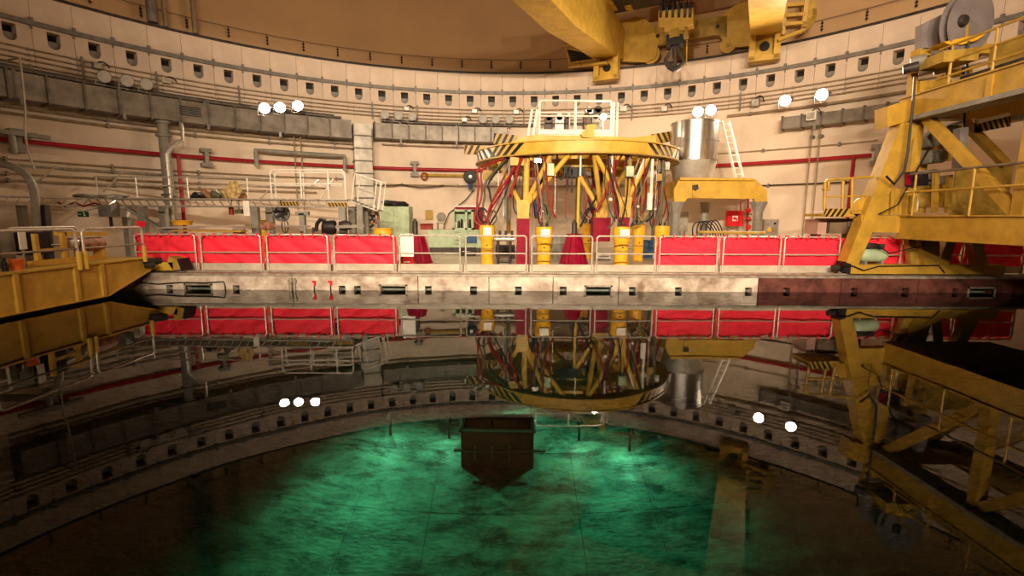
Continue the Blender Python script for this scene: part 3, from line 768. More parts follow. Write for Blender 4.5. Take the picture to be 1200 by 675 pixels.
# hazard boards
def hazard(name_parent, p, q, ht, vec, n_=6, pname='hazard_board', slant=.5):
    """striped board from p to q (bottom edge), raised black bars over yellow"""
    p, q = Vector(p), Vector(q); u = Vector((0, 0, ht)); vec = Vector(vec)
    b_ = part(pname, MB().prism([p, q, q + u, p + u], vec * .03), 'yellow_gantry', name_parent)
    d = (q - p); st = MB()
    for i in range(n_):
        a0 = (i + .12) / n_; a1 = (i + .58) / n_; s_ = slant * ht / d.length
        f0 = lambda t: p + d * min(1, max(0, t)) - vec * .012
        st.prism([f0(a0 + s_), f0(a1 + s_), f0(a1) + u, f0(a0) + u], vec * .014)
    part('stripe', st, 'black', b_)
    return b_
hazard(rg, P(1141, 156, 14.2), P(1184, 148, 14.2), .36, (0, 1, 0), 7)
part('end_panel', MB().bx(12.95, 14.6, 14.45, 14.5, 2.25, 3.75), 'yellow_dull', rg)
part('end_brace', MB().beam(P(1130, 143, 14.3), P(1178, 192, 14.3), .2, .2, up=(0, 1, 0)), 'yellow_gantry', rg)
part('strip_lamp', MB().beam(P(1145, 143, 14.15), P(1182, 134, 14.15), .1, .1), 'white_paint', rg)
# trolley machinery on top of the upper beams
tb = part('trolley_frame', MB().beam(G(1125, 123), G(1128, 80), .32, .3, up=(0, 1, 0)).beam(G(1104, 88), G(1123, 121), .16, .16, up=(0, 1, 0)).beam(G(1107, 128), G(1109, 106), .2, .14, up=(0, 1, 0)).beam(G(1073, 103), G(1108, 101), .3, .3).beam(G(1103, 88), G(1130, 84), .3, .18), 'yellow_gantry', rg)
part('trolley_post', MB().beam(G(1068, 112), G(1070, 82), .14, .2), 'yellow_gantry', rg)
part('trolley_deck', MB().prism([G(1062, 88), G(1100, 86), G(1102, 72), G(1064, 76)], (0, -1.2, 0)), 'yellow_dull', rg)
for k_ in range(5):
    a_ = G(1058 + k_ * 9, 82 - (k_ % 2) * 8, GY - .3)
    part('motor', MB().cyl(a_, a_ + Vector((.28, -.2, .05)), .13 + .02 * (k_ % 3), 10), ('dark_steel', 'grey_paint', 'brown_box')[k_ % 3], tb)
part('column', MB().prism([G(1074, 84), G(1087, 80), G(1092, 56), G(1079, 56)], (0, .35, 0)), 'yellow_gantry', rg)
part('reel_guard', MB().prism([G(1080, 58), G(1081, 28), G(1112, 13), G(1120, 20), G(1110, 45), G(1096, 58)], (0, .25, 0)), 'reel_grey', rg)
rc = G(1133, 27, GY - .5)
cab = part('cable_reel', MB().lathe(rc, [(.02, .12), (.80, .12), (.80, .08), (.5, .05), (.5, -.05), (.80, -.08), (.80, -.12), (.02, -.12)], 32, axis=(.25, -1, -.1)), 'reel_grey', rg)
part('hub', MB().lathe(rc + Vector((-.33, -.15, -.02)), [(.0, .16), (.12, .16), (.16, .1), (.16, -.1)], 14, axis=(.25, -1, -.1)), 'dark_steel', cab)
part('tray', MB().prism([G(1106, 49, GY - .7), G(1112, 52, GY - .7), G(1128, 52, GY - .7), G(1145, 47, GY - .7), G(1157, 38, GY - .7)], (0, .5, 0)), 'yellow_bright', rg)
part('arm', MB().beam(G(1096, 75), G(1141, 59), .3, .24).beam(G(1139, 59), G(1168, 59), .3, .24).beam(G(1150, 59), G(1151, 46), .14, .14).beam(G(1131, 50, GY - .6), G(1132, 26, GY - .6), .08, .08), 'yellow_gantry', rg)
mc = MB()
for k_ in range(7): mc.tube(bez(G(1078 + k_ * 7, 74 - k_ * 2), G(1088 + k_ * 6, 60 - k_), G(1095 + k_ * 5, 70), G(1112 + k_ * 6, 66 - k_ % 3 * 4), 6), .04, 5)
part('wiring', mc, 'black', rg)
mc = MB().tube([G(1135, 48, GY - .7), G(1134, 62, GY - .7), G(1131, 120, GY - .7), G(1129, 155, GY - .7)], .035, 5)
mc.tube([G(1072, 90, GY - .5), G(1070, 120, GY - .5), G(1064, 176, GY - .5), G(1060, 200, GY - .5), G(1048, 216, GY - .5), G(1038, 206, GY - .5)], .035, 5)
mc.tube([G(1090, 172, GY - .3), G(1052, 240, GY - .3), G(1030, 251, GY - .3)], .02, 5).tube([G(988, 312, GY - .25), G(1000, 312, GY - .25), G(1012, 317, GY - .25), G(1030, 312, GY - .25), G(1100, 311, GY - .25), G(1107, 320, GY - .25)], .02, 5)
mc.tube([G(1025, 285, GY - .3), G(1042, 297, GY - .3), G(1082, 288, GY - .3), G(1084, 278, GY - .3)], .02, 5)
part('hanging_cable', mc, 'black', rg)
# walkway rail on the upper level
ur = MB()
for y in (13.6, 12.4, 11.2, 10.0): ur.cyl((XA + .1, y, 5.7), (XA + .1, y, 6.75), .035, 6)
for z in (6.75, 6.35, 5.98): ur.cyl((XA + .1, 14.0, z), (XA + .1, 9.4, z), .03, 6)
part('upper_rail', ur, 'yellow_gantry', rg)
part('upper_panel', MB().bx(XA + .9, XA + .95, 9, 13.4, 5.7, 6.6), 'yellow_dull', rg)
part('motor_bank', MB().bx(XA + .4, XA + .8, 9.4, 13.6, 5.7, 5.95), 'dark_steel', rg)
# machine room between the beams
part('control_box', MB().prism([G(1060, 202), G(1078, 202), G(1078, 218), G(1060, 219)], (0, -.3, 0)), 'black', rg)
part('box_screen', MB().prism([G(1061, 205, GY - .31), G(1067, 204, GY - .31), G(1067, 217, GY - .31), G(1061, 217, GY - .31)], (0, -.02, 0)), 'dark_red', rg)
mm = MB()
for x, y, r_ in ((1080, 185, .2), (1094, 184, .2), (1084, 165, .22), (1104, 158, .25), (1116, 152, .2), (1086, 205, .15), (1096, 212, .14)):
    a_ = G(x, y, GY + .2); mm.lathe(a_, [(.01, -.35), (r_ * .8, -.33), (r_, -.28), (r_, .25), (r_ * .8, .3), (.01, .32)], 14, axis=(.15, -1, 0))
part('gear_unit', mm, 'grey_paint', rg)
part('gear_frame', MB().beam(G(1072, 182, GY + .5), G(1120, 178, GY + .5), .4, .5).beam(G(1074, 226, GY + .5), G(1110, 226, GY + .5), .3, .9).beam(G(1078, 250, GY + .5), G(1080, 180, GY + .5), .2, .2), 'yellow_dull', rg)
part('knob', MB().lathe(G(1117, 161, GY - .3), [(.0, .1), (.08, .08), (.1, 0), (.08, -.08), (0, -.1)], 10), 'red_bright', rg)
part('mast', MB().beam(G(1124, 197, 13.6), G(1126, 150, 13.6), .22, .22), 'reel_grey', rg)
for x0, x1, y0_, y1_ in ((1066, 1073, 228, 249), (1092, 1098, 200, 249), (1108, 1113, 205, 249)):
    part('frame_post', MB().beam(G((x0 + x1) / 2, y1_, GY - .3), G((x0 + x1) / 2 + 2, y0_, GY - .3), .12, .12), 'yellow_gantry', rg)
part('cylinder', MB().lathe(G(1071, 248, GY - .2), [(.0, 0), (.09, 0), (.1, .3), (.05, .42), (.04, .5), (0, .5)], 12), 'white_paint', rg)
# cantilever side platform with guard rail
sp_ = part('side_platform', MB().prism([G(964, 248), G(996, 248), G(1004, 254), G(1016, 252), G(1022, 245), G(1040, 252), G(1040, 245), G(1000, 246)], (0, .9, 0)).bx(*sorted((G(964, 250).x, G(1010, 250).x)), GY, GY + .9, 2.25, 2.33), 'yellow_gantry', rg)
hazard(rg, G(965, 254, GY - .03), G(996, 254, GY - .03), .24, (0, 1, 0), 5, slant=-.6)
part('round_plate', MB().lathe(G(1010, 243, GY + .05), [(0, .04), (.30, .04), (.30, -.04), (0, -.04)], 20, axis=(0, 1, 0)), 'yellow_gantry', rg)
gr = MB()
for x, y0_, y1_ in ((966, 247, 214), (987, 245, 212), (998, 247, 208), (1033, 250, 224), (1046, 250, 222)):
    gr.tube([G(x, y0_), G(x + 1, y1_)], .045, 6)
gr.tube([G(966, 214), G(970, 211), G(1024, 207)], .04, 6).tube([G(966, 231), G(1028, 229)], .03, 6)
gr.tube([G(964, 222), G(971, 222), G(971, 213)], .05, 6)
part('guard_rail', gr, 'yellow_gantry', rg)
# compressor on the truck, control cabinet under the platform
t = thing('compressor', 'pale green compressor tank lying on the gantry truck', 'compressor', G(1022, 308, GY))
cp_ = Vector((G(1022, 299, GY).x, GY, DECK + .60))
part('tank', MB().lathe(cp_, [(.0, -.42), (.12, -.40), (.19, -.32), (.20, -.2), (.20, .2), (.19, .32), (.12, .40), (0, .42)], 18, axis=(1, 0, 0)), 'green_pale', t)
part('motor', MB().cyl(cp_ + Vector((-.25, 0, .28)), cp_ + Vector((.05, 0, .28)), .1, 12).box(cp_ + Vector((.2, 0, .27)), .16, .2, .16), 'dark_steel', t)
part('foot', MB().box(cp_ + Vector((-.25, 0, -.2)), .06, .25, .14), 'grey_paint', t); part('foot', MB().box(cp_ + Vector((.25, 0, -.2)), .06, .25, .14), 'grey_paint', t)
t = thing('control_cabinet', 'brown grey cabinet with pink end under the striped platform', 'cabinet', G(984, 274, GY + 1.1))
q0, q1 = G(960, 273, GY + 1.1), G(1012, 256, GY + 1.1)
part('body', MB().bx(q0.x, q1.x, q0.y - .5, q0.y + .3, q0.z, q1.z), 'brown_box', t)
q0, q1 = G(948.5, 274, GY + 1.0), G(960, 257, GY + 1.0)
part('end_cover', MB().bx(q0.x, q1.x, q0.y - .4, q0.y + .3, q0.z, q1.z), 'pink_box', t)
q0, q1 = G(993, 266, GY + .58), G(1005, 257, GY + .58)
part('plate', MB().bx(q0.x, q1.x, q0.y - .03, q0.y, q0.z, q1.z), 'reel_grey', t)
part('stand', MB().bx(q0.x - .8, q0.x - .6, GY + .9, GY + 1.1, DECK, 1.9).bx(q0.x + .2, q0.x + .4, GY + .9, GY + 1.1, DECK, 1.9), 'brown_box', t)

# ================================================================== TRANSFER BRIDGE (left)
BX = -10.72
tb = thing('transfer_bridge', 'low yellow bridge with tube handrails along the left of the pool', 'bridge', (BX - .8, 5, .07))
for X_ in (BX, BX - 1.7):
    pr = [(YN + .8, .07), (12.62, .07), (14.2, .60), (14.5, .60), (14.5, .92), (YN - .4, .96), (YN - .4, .60), (YN - .2, .60)]
    g = part('girder', MB().prism([(X_, y, z) for y, z in pr], (-.12, 0, 0)), 'yellow', tb)
    part('flange', MB().bx(X_ - .2, X_ + .07, YN - .4, 14.3, .94, .98).prism([(X_ + .06, y, z) for y, z in ((YN + .8, .07), (12.62, .07), (14.2, .58), (14.2, .61), (12.6, .10), (YN + .8, .10))], (-.26, 0, 0)), 'yellow', g)
    for y in (12.5, 11.75, 10.3, 8.8, 7.3, 5.8, 4.3, 2.8, 1.3, -.2):
        part('stiffener', MB().bx(X_, X_ + .07, y - .05, y + .05, .10, .95), 'yellow', g)
part('deck_plate', MB().bx(BX - 1.7, BX - .05, YN - .4, 14.3, .93, .975), 'yellow_dull', tb)
for ty in (14.42, YN - .60):                       # far truck, and the same truck on the near edge
    et = part('end_truck', MB().bx(BX - 2.3, BX + .55, ty, ty + .40, .555, .80), 'yellow', tb)
    part('truck_cap', MB().prism([(BX + .55, ty, .555), (BX + .80, ty, .60), (BX + .74, ty, .88), (BX + .45, ty, .98), (BX + .40, ty, .80)], (0, .4, 0)), 'yellow_dull', et)
    part('buffer', MB().prism([(BX + .80, ty - .02, .55), (BX + .90, ty - .02, .58), (BX + .80, ty - .02, .92), (BX + .70, ty - .02, .90)], (0, .42, 0)), 'black', et)
    for x in (BX - 1.9, BX + .25): part('wheel', MB().cyl((x, ty + .13, .668), (x, ty + .28, .668), .14, 14), 'dark_steel', et)
    if ty > 0: part('drive_motor', MB().cyl((BX - .05, 14.0, .86), (BX + .2, 14.44, .86), .09, 10).cyl((BX + .1, 13.9, .75), (BX + .25, 14.1, .75), .07, 8), 'dark_steel', et)
# handrails with rounded corners in yellow sockets
def rail_loop(X_, y0, y1, z1=1.86):
    r_ = .14; n_ = part
    pts = [(X_, y0, .98), (X_, y0, z1 - r_)] + [(X_, y0 + r_ * (1 - math.cos(t)) , z1 - r_ + r_ * math.sin(t)) for t in (.4, .8, 1.2)] + [(X_, y0 + r_, z1)]
    pts += [(X_, y1 - r_, z1)] + [(X_, y1 - r_ + r_ * math.sin(t), z1 - r_ + r_ * math.cos(t)) for t in (.4, .8, 1.2)] + [(X_, y1, z1 - r_), (X_, y1, .98)]
    rl = part('handrail', MB().tube(pts, .034, 8), 'rail_tube', tb)
    part('mid_rail', MB().cyl((X_, y0, 1.38), (X_, y1, 1.38), .028, 6), 'brown_pipe', rl)
    for y in (y0, y1): part('socket', MB().cyl((X_ + .02, y, .86), (X_ + .02, y, 1.30), .055, 8), 'yellow', rl)
for y0, y1 in ((12.0, 13.95), (9.55, 11.82), (7.0, 9.37), (4.5, 6.85), (2.0, 4.35)):
    rail_loop(BX + .08, y0, y1); rail_loop(BX - 1.78, y0, y1)
# gear carried on the bridge
t = thing('bridge_cabinet', 'grey upright cabinet on the yellow bridge deck', 'cabinet', (BX - 1.1, 11.1, .975))
part('body', MB().box((BX - 1.1, 11.1, 1.40), .42, .38, .85), 'grey_paint', t); part('door', MB().box((BX - .88, 11.1, 1.42), .03, .32, .74), 'grey_beam', t)
t = thing('bridge_notice', 'white board on a post on the yellow bridge deck', 'sign', (BX - .75, 11.35, .975))
part('board', MB().box((BX - .75, 11.35, 1.62), .03, .16, .46), 'white_paint', t); part('post', MB().cyl((BX - .77, 11.35, .975), (BX - .77, 11.35, 1.8), .025, 6), 'grey_paint', t)
t = thing('hoist_unit', 'dark hoist box inside a yellow frame on the bridge deck', 'hoist', (BX - .9, 11.9, .975))
part('box', MB().box((BX - 1.0, 11.85, 1.5), .45, .45, .55), 'black', t)
fr = MB()
for y in (11.5, 12.2):
    fr.beam((BX - .6, y, .97), (BX - .6, y, 1.75), .09, .09)
fr.beam((BX - .6, 11.5, 1.35), (BX - .6, 12.25, 1.35), .07, .07).beam((BX - .6, 11.3, 1.05), (BX - .6, 13.3, 1.05), .1, .14)
part('frame', fr, 'yellow', t)
t = thing('rope_winch', 'brown rope drum winch between yellow arms on the bridge deck', 'winch', (BX - .9, 13.2, .975))
part('drum', MB().cyl((BX - .9, 12.95, 1.4), (BX - .9, 13.65, 1.4), .19, 14), 'bag_brown', t)
part('arm', MB().beam((BX - .85, 12.3, 1.72), (BX - .85, 13.85, 1.66), .1, .1).beam((BX - .85, 12.5, .97), (BX - .85, 12.5, 1.75), .1, .1), 'yellow', t)
part('cradle', MB().box((BX - .9, 13.0, 1.1), .3, .08, .3), 'yellow', t); part('cradle', MB().box((BX - .9, 13.6, 1.1), .3, .08, .3), 'yellow', t)
part('motor', MB().lathe((BX - .9, 12.75, 1.45), [(.0, -.15), (.13, -.13), (.15, 0), (.13, .13), (0, .15)], 12, axis=(0, 1, 0)), 'galv', t)
t = thing('orange_bucket', 'small orange bucket on the yellow bridge deck', 'bucket', (BX - .35, 10.75, .975))
part('bucket', MB().lathe((BX - .35, 10.75, .975), [(.0, 0), (.10, 0), (.15, .24), (.14, .24), (.095, .02)], 14), 'orange', t)
part('handle', MB().tube([(BX - .35, 10.6, 1.2), (BX - .45, 10.68, 1.12), (BX - .45, 10.82, 1.12), (BX - .35, 10.9, 1.2)], .008, 5), 'galv', t)
solo('black_canister', MB().lathe((BX - .3, 10.45, .975), [(0, 0), (.06, 0), (.06, .2), (.03, .24), (.03, .3), (0, .3)], 10), 'black', 'small black canister on the yellow bridge deck', 'canister')
t = thing('step_ladder', 'small white step frame at the near end of the bridge deck', 'step ladder', (BX - .9, 10.3, .975))
sl_ = MB()
for y in (10.0, 10.55):
    sl_.tube([(BX - .7, y, .975), (BX - .7, y, 1.75)], .03, 6); sl_.tube([(BX - 1.1, y, .975), (BX - 1.1, y, 1.75)], .03, 6)
part('frame', sl_, 'white_paint', t)
for z in (1.2, 1.5, 1.75): part('step', MB().box((BX - .9, 10.28, z), .42, .56, .035), 'white_paint', t)

# ================================================================== POOL-EDGE RAILINGS AND RED SHEETS
RY = 15.08
def RXp(px): return P(px, 276, RY).x
SEC = [(160, 227.5), (234.3, 304.2), (311.8, 383), (390.7, 461), (467.5, 538.8), (545.6, 617), (623.4, 694.5), (700, 768.8), (774, 842), (849, 916), (920.7, 985.6), (993, 1058), (1066, 1131), (1139, 1204)]
RW = 1.87; RT = DECK + 1.13
def rail_proto():
    t = thing('guard_railing', 'x', 'railing', group='tube railing sections along the far pool edge')
    h_ = RW / 2; r_ = .09; zt = 1.13
    pts = [(-h_, 0, 0), (-h_, 0, zt - r_)] + [(-h_ + r_ * (1 - math.cos(a)), 0, zt - r_ + r_ * math.sin(a)) for a in (.5, 1.05)] + [(-h_ + r_, 0, zt), (h_ - r_, 0, zt)] + [(h_ - r_ + r_ * math.sin(a), 0, zt - r_ + r_ * math.cos(a)) for a in (.5, 1.05)] + [(h_, 0, zt - r_), (h_, 0, 0)]
    part('frame', MB().tube(pts, .026, 8), 'rail_tube', t, local=True)
    part('mid_rail', MB().cyl((-h_, 0, .58), (h_, 0, .58), .022, 8), 'rail_tube', t, local=True)
    part('kick_plate', MB().bx(-h_ - .06, h_ + .06, .02, .035, .02, .24), 'deck', t, local=True)
    for s_ in (-1, 1): part('base_plate', MB().bx(s_ * h_ - .06, s_ * h_ + .06, -.06, .06, 0, .02), 'rail_tube', t, local=True)
    return t
rail0 = None
names = {0: 'left end section of tube railing behind the yellow bridge end', 4: 'bare tube railing section in front of the white board and red cone', 5: 'bare tube railing section in front of the red tower', 6: 'bare tube railing section in front of the low red cone', 7: 'bare tube railing section in front of the right yellow tensioner'}
WHERE = {0: 'beside the end of the yellow bridge', 1: 'in front of the pale boards and yellow tray', 2: 'in front of the handwheel valve', 3: 'beside the white board', 8: 'beside the last yellow tensioner', 9: 'in front of the red fire cabinet', 10: 'beside the slanted gantry leg', 11: 'behind the pale green compressor', 12: 'between the short gantry legs', 13: 'just past the end of the gantry truck'}
SHEETS = [0, 1, 2, 3, 8, 9, 10, 11, 12, 13]
for i, (a, b_) in enumerate(SEC):
    xm = (RXp(a) + RXp(b_)) / 2
    if i == 0: xm = RXp(227.5) - RW / 2
    lab = names.get(i) or 'tube railing section carrying the red sheet ' + WHERE[i]
    if rail0 is None:
        rail0 = rail_proto(); o = rail0; o.location = (xm, RY, DECK); o['label'] = lab
    else:
        o = copy_tree(rail0, None, (xm, RY, DECK), 0, lab)
    if i: o.scale.x = (RXp(b_) - RXp(a)) / RW
def red_sheet(i, xm, lab, grp, w_):
    rnd = random.Random(100 + i)
    nx, nz_ = 30, 12; mb = MB()
    ph = [rnd.uniform(0, 6.28) for _ in range(8)]
    for kz in range(nz_ + 1):
        for kx in range(nx + 1):
            u = kx / nx; v = kz / nz_
            x = -w_ / 2 + w_ * u
            z = .20 + .89 * v
            if kz == 0: z += .02 * math.sin(u * 9 + ph[0])
            if kz == nz_: z += .012 * math.cos(u * 2 * PI * 6)
            y = .115 + .028 * math.sin(u * 13 + v * 7 + ph[1]) + .022 * math.sin((u + .6 * v) * 24 + ph[2]) * (1 - .5 * v) + .018 * math.sin(u * 5 - v * 4 + ph[3]) + .010 * math.sin(v * 20 + u * 9 + ph[4])
            mb.v.append(Vector((xm + x, RY + y, DECK + z)))
    for kz in range(nz_):
        for kx in range(nx):
            a = kz * (nx + 1) + kx; mb.f.append((a, a + 1, a + nx + 2, a + nx + 1))
    t = thing('red_sheet', lab, 'tarpaulin', (xm, RY + .07, DECK + .2), 0, grp)
    o = part('sheet', mb, 'red_sheet', t)
    md = o.modifiers.new('thickness', 'SOLIDIFY'); md.thickness = .006; md.offset = 1
    for k_ in range(6):
        x = xm - w_ / 2 + .14 + k_ * (w_ - .28) / 5
        part('tie', MB().bx(x - .02, x + .02, RY - .032, RY + .12, RT - .07, RT + .045), 'red_sheet', t)
    part('flap', MB().bx(xm + w_ / 2 - .1, xm + w_ / 2 - .02, RY + .10, RY + .11, DECK + .05, DECK + .25), 'red_sheet', t)
for i in SHEETS:
    a, b_ = SEC[i]; xm = (RXp(a) + RXp(b_)) / 2 if i else RXp(227.5) - RW / 2
    lab, grp = 'red sheet tied to the railing ' + WHERE[i], 'red sheets tied along the pool edge railing'
    red_sheet(i, xm, lab, grp, (RXp(b_) - RXp(a) if i else RW) + .12)

# ================================================================== RING MACHINE (multi-stud tensioner)
RC = Vector((2.62, 20.8, 0)); RR = 4.1
rm = thing('ring_machine', 'large yellow ring machine on braced legs with hanging hoses', 'machine', RC + Vector((0, 0, DECK)))
def RG(a, r, z): return RC + Vector((r * math.sin(rad(a)), -r * math.cos(rad(a)), z))   # a = 0 faces the pool
ring_prof = [(RR - .42, 4.36), (RR, 4.36), (RR, 4.76), (RR - .42, 4.76), (RR - .42, 4.36)]
part('ring', MB().lathe(RC, ring_prof, 72), 'yellow', rm)
part('ring_flange', MB().lathe(RC, [(RR - .5, 4.32), (RR + .06, 4.32), (RR + .06, 4.37), (RR - .5, 4.37), (RR - .5, 4.32)], 72), 'yellow_dull', rm)
part('ring_flange', MB().lathe(RC, [(RR - .48, 4.75), (RR + .05, 4.75), (RR + .05, 4.79), (RR - .48, 4.79), (RR - .48, 4.75)], 72), 'yellow', rm)
part('inner_ring', MB().lathe(RC, [(2.5, 4.0), (2.75, 4.0), (2.75, 4.3), (2.5, 4.3), (2.5, 4.0)], 48), 'yellow_dull', rm)
for a in range(0, 360, 45):
    part('spoke', MB().beam(RG(a + 12, .3, 4.62), RG(a + 12, RR - .3, 4.5), .22, .4), 'yellow', rm)
part('hub', MB().lathe(RC, [(0, 4.3), (.6, 4.3), (.6, 4.9), (.3, 5.0), (0, 5.0)], 24), 'yellow', rm)
def ring_at(px, r=3.85, py=190):
    lo_, hi_ = 16.0, RC.y                      # depth at which this pixel column crosses the front of the ring
    f_ = lambda Y: (P(px, py, Y).xy - RC.xy).length - r
    if f_(hi_) > 0: return min((RC.y - .05 * k_ for k_ in range(60)), key=lambda Y: abs(f_(Y)))
    for _ in range(40):
        md_ = (lo_ + hi_) / 2
        if f_(md_) > 0: lo_ = md_
        else: hi_ = md_
    return lo_
def hang(q, inner=False):
    """point of the ring (or inner ring) straight over q, as near as its angle allows"""
    d_ = q - RC; a_ = math.degrees(math.atan2(d_.x, -d_.y)); r_ = 2.62 if inner else 3.85
    return RG(a_, r_, 4.02 if inner else 4.34)
# striped zones on the ring: raised slanted bars following the curve
def ring_stripes(a0, a1, n_, lean, mt_='black'):
    mb = MB(); da = (a1 - a0) / n_
    for i in range(n_):
        s0 = a0 + i * da; s1 = s0 + da * .5
        q = [RG(s0 + lean, RR + .012, 4.38), RG(s1 + lean, RR + .012, 4.38), RG(s1, RR + .012, 4.74), RG(s0, RR + .012, 4.74)]
        c_ = RG((s0 + s1) / 2, 1, 0) - RC
        mb.prism(q, -Vector((c_.x, c_.y, 0)).normalized() * .03)
    part('stripe', mb, mt_, rm)
ring_stripes(-52, -30, 4, -6); ring_stripes(30, 52, 4, 6)
ring_stripes(-92, -58, 5, 6, 'white_paint'); ring_stripes(58, 92, 5, -6, 'white_paint')
ring_stripes(-89, -55, 5, 6); ring_stripes(61, 95, 5, -6)
# striped outrigger boards
def board(p, q, ht, n_, sl_):
    p, q = Vector(p), Vector(q); d = (q - p).normalized(); nrm = Vector((-d.y, d.x, 0))
    hazard(rm, p, q, ht, nrm, n_, 'outrigger_board', sl_)
board(P(544, 181, 20.3), P(566, 181, 20.3), .36, 3, -.5)
board(P(578, 168, 22.6), P(606, 171, 22.6), .46, 4, -.5)
board(P(762, 170, 22.6), P(786, 166, 22.6), .46, 4, .5)
board(P(776, 183, 20.3), P(792, 181, 20.3), .36, 3, .5)
part('top_beam', MB().prism([P(*p, 19.0) for p in ((597, 169), (612, 160), (626, 158), (722, 160), (742, 161), (768, 158), (770, 168), (748, 172), (610, 172))], (0, .3, 0)), 'yellow', rm)
part('winch_frame', MB().beam(P(682, 160, 18.9), P(694, 148, 18.9), .22, .2).beam(P(690, 162, 18.9), P(692, 147, 18.9), .3, .3).beam(P(686, 150, 18.9), P(698, 148, 18.9), .1, .16), 'yellow', rm)
# braced legs
def brace_leg(px, py_hub, Y, tops, base, red_top, w_, lab=None):
    hub = P(px, py_hub, Y)
    lg = part('leg', MB().cyl(hub + Vector((.1, 0, -.1)), Vector((hub.x + .12, hub.y, 4.36)), .11, 12), 'yellow', rm)
    part('leg_hub', MB().prism([hub + Vector(v) for v in ((-.24, -.18, .35), (.24, -.18, .35), (.20, -.18, -.35), (-.20, -.18, -.35))], (0, .36, 0)), 'yellow', lg)
    for tx, ty, tY in tops:
        Yr = ring_at(tx, 3.85 if tY < 19.2 else 2.62); part('brace', MB().cyl(hub, Vector((P(tx, ty, Yr).x, Yr, 4.36 if tY < 19.2 else 4.04)), .09, 10), 'yellow', lg)
    z0_ = DECK if base else hub.z - .35 - .75
    z1_ = P(px, red_top, Y).z
    part('leg_shroud', MB().prism([(hub.x - w_, hub.y - w_, z0_), (hub.x + w_, hub.y - w_, z0_), (hub.x + w_, hub.y + w_, z0_), (hub.x - w_, hub.y + w_, z0_)], (0, 0, z1_ - z0_)), 'dark_red', lg)
brace_leg(613, 246, 17.7, ((583, 193, 19.0), (646, 195, 18.4), (668, 186, 17.2)), True, 256, .23)
brace_leg(704, 248, 18.3, ((672, 203, 20.5), (696, 186, 18.0), (735, 205, 20.5)), False, 255, .32)
brace_leg(731, 243, 17.5, ((697, 184, 17.0), (760, 190, 18.6)), False, 254, .17)
for px, Y in ((596, 23.8), (676, 24.6), (752, 23.6)):
    q = P(px, 262, Y); part('back_leg', MB().cyl((q.x, q.y, DECK), (q.x, q.y, 4.36), .11, 10), 'yellow_dull', rm)
# boxes, lamps and rods hung under the ring
for x0, y0_, x1, y1_, Y, mt_ in ((566, 200, 577, 211, 17.8, 'yellow_dull'), (598, 183, 616, 194, 17.3, 'yellow'), (641, 192, 649, 206, 17.6, 'green_pale'), (733, 195, 742, 207, 17.6, 'green_pale'), (776, 190, 784, 199, 19.5, 'galv'), (768, 204, 775, 212, 19.5, 'yellow_dull'), (700, 186, 717, 194, 20.5, 'white_paint'), (626, 186, 634, 191, 18.6, 'stainless')):
    Y = ring_at((x0 + x1) / 2, 2.62 if Y > 20 else 3.85); a_, b_ = P(x0, y1_, Y), P(x1, y0_, Y); hb_ = part('hung_box', MB().bx(a_.x, b_.x, Y - .12, Y + .12, a_.z, b_.z), mt_, rm)
    if b_.z < 4.3: part('hanger', MB().cyl(((a_.x + b_.x) / 2, Y, b_.z - .02), ((a_.x + b_.x) / 2, Y, 4.34 if Y < 20 and (x1 < 690 or x0 > 720) else 4.04), .03, 6), 'grey_paint', hb_)
hb_ = part('hung_box', MB().prism([P(*p, 18.1) for p in ((660, 195), (684, 192), (684, 204), (676, 208), (664, 206))], (0, .5, 0)), 'black', rm)
for px in (664, 680): q = P(px, 196, 18.2); part('hanger', MB().cyl(q, (q.x, q.y, 4.05), .03, 6), 'grey_paint', hb_)
for x, y0_, y1_, Y, r_, mt_ in ((597, 184, 232, 17.6, .055, 'galv'), (596, 230, 258, 17.6, .10, 'stainless'), (680, 178, 206, 17.3, .03, 'white_paint'), (717, 180, 202, 17.3, .03, 'white_paint'), (763, 186, 226, 18.2, .05, 'white_paint'), (761, 226, 246, 18.2, .10, 'white_paint'), (774, 198, 262, 19.4, .06, 'hose_olive'), (592, 240, 262, 18.0, .05, 'galv'), (677, 200, 268, 19.8, .055, 'yellow')):
    top_ = r_ < .09 and x != 774; Y = 18.2 if x == 677 else ring_at(x); q0 = P(x, y1_, Y); q1 = P(x, y0_, Y)
    part('hung_rod', MB().cyl(q0, Vector((q0.x, Y, (4.05 if x == 677 else 4.34) if r_ < .09 else q1.z)), r_, 8), mt_, rm)
hb_ = part('hung_beam', MB().beam(P(660, 203, 18.45), P(712, 204, 18.45), .1, .14), 'grey_paint', rm)
for px in (664, 708): q = P(px, 203, 18.45); part('hanger', MB().cyl(q, hang(q, True), .03, 6), 'grey_paint', hb_)
part('brace_rod', MB().cyl(P(735, 236, 17.55), Vector((P(756, 190, ring_at(756)).x, ring_at(756), 4.34)), .035, 6), 'white_paint', rm)
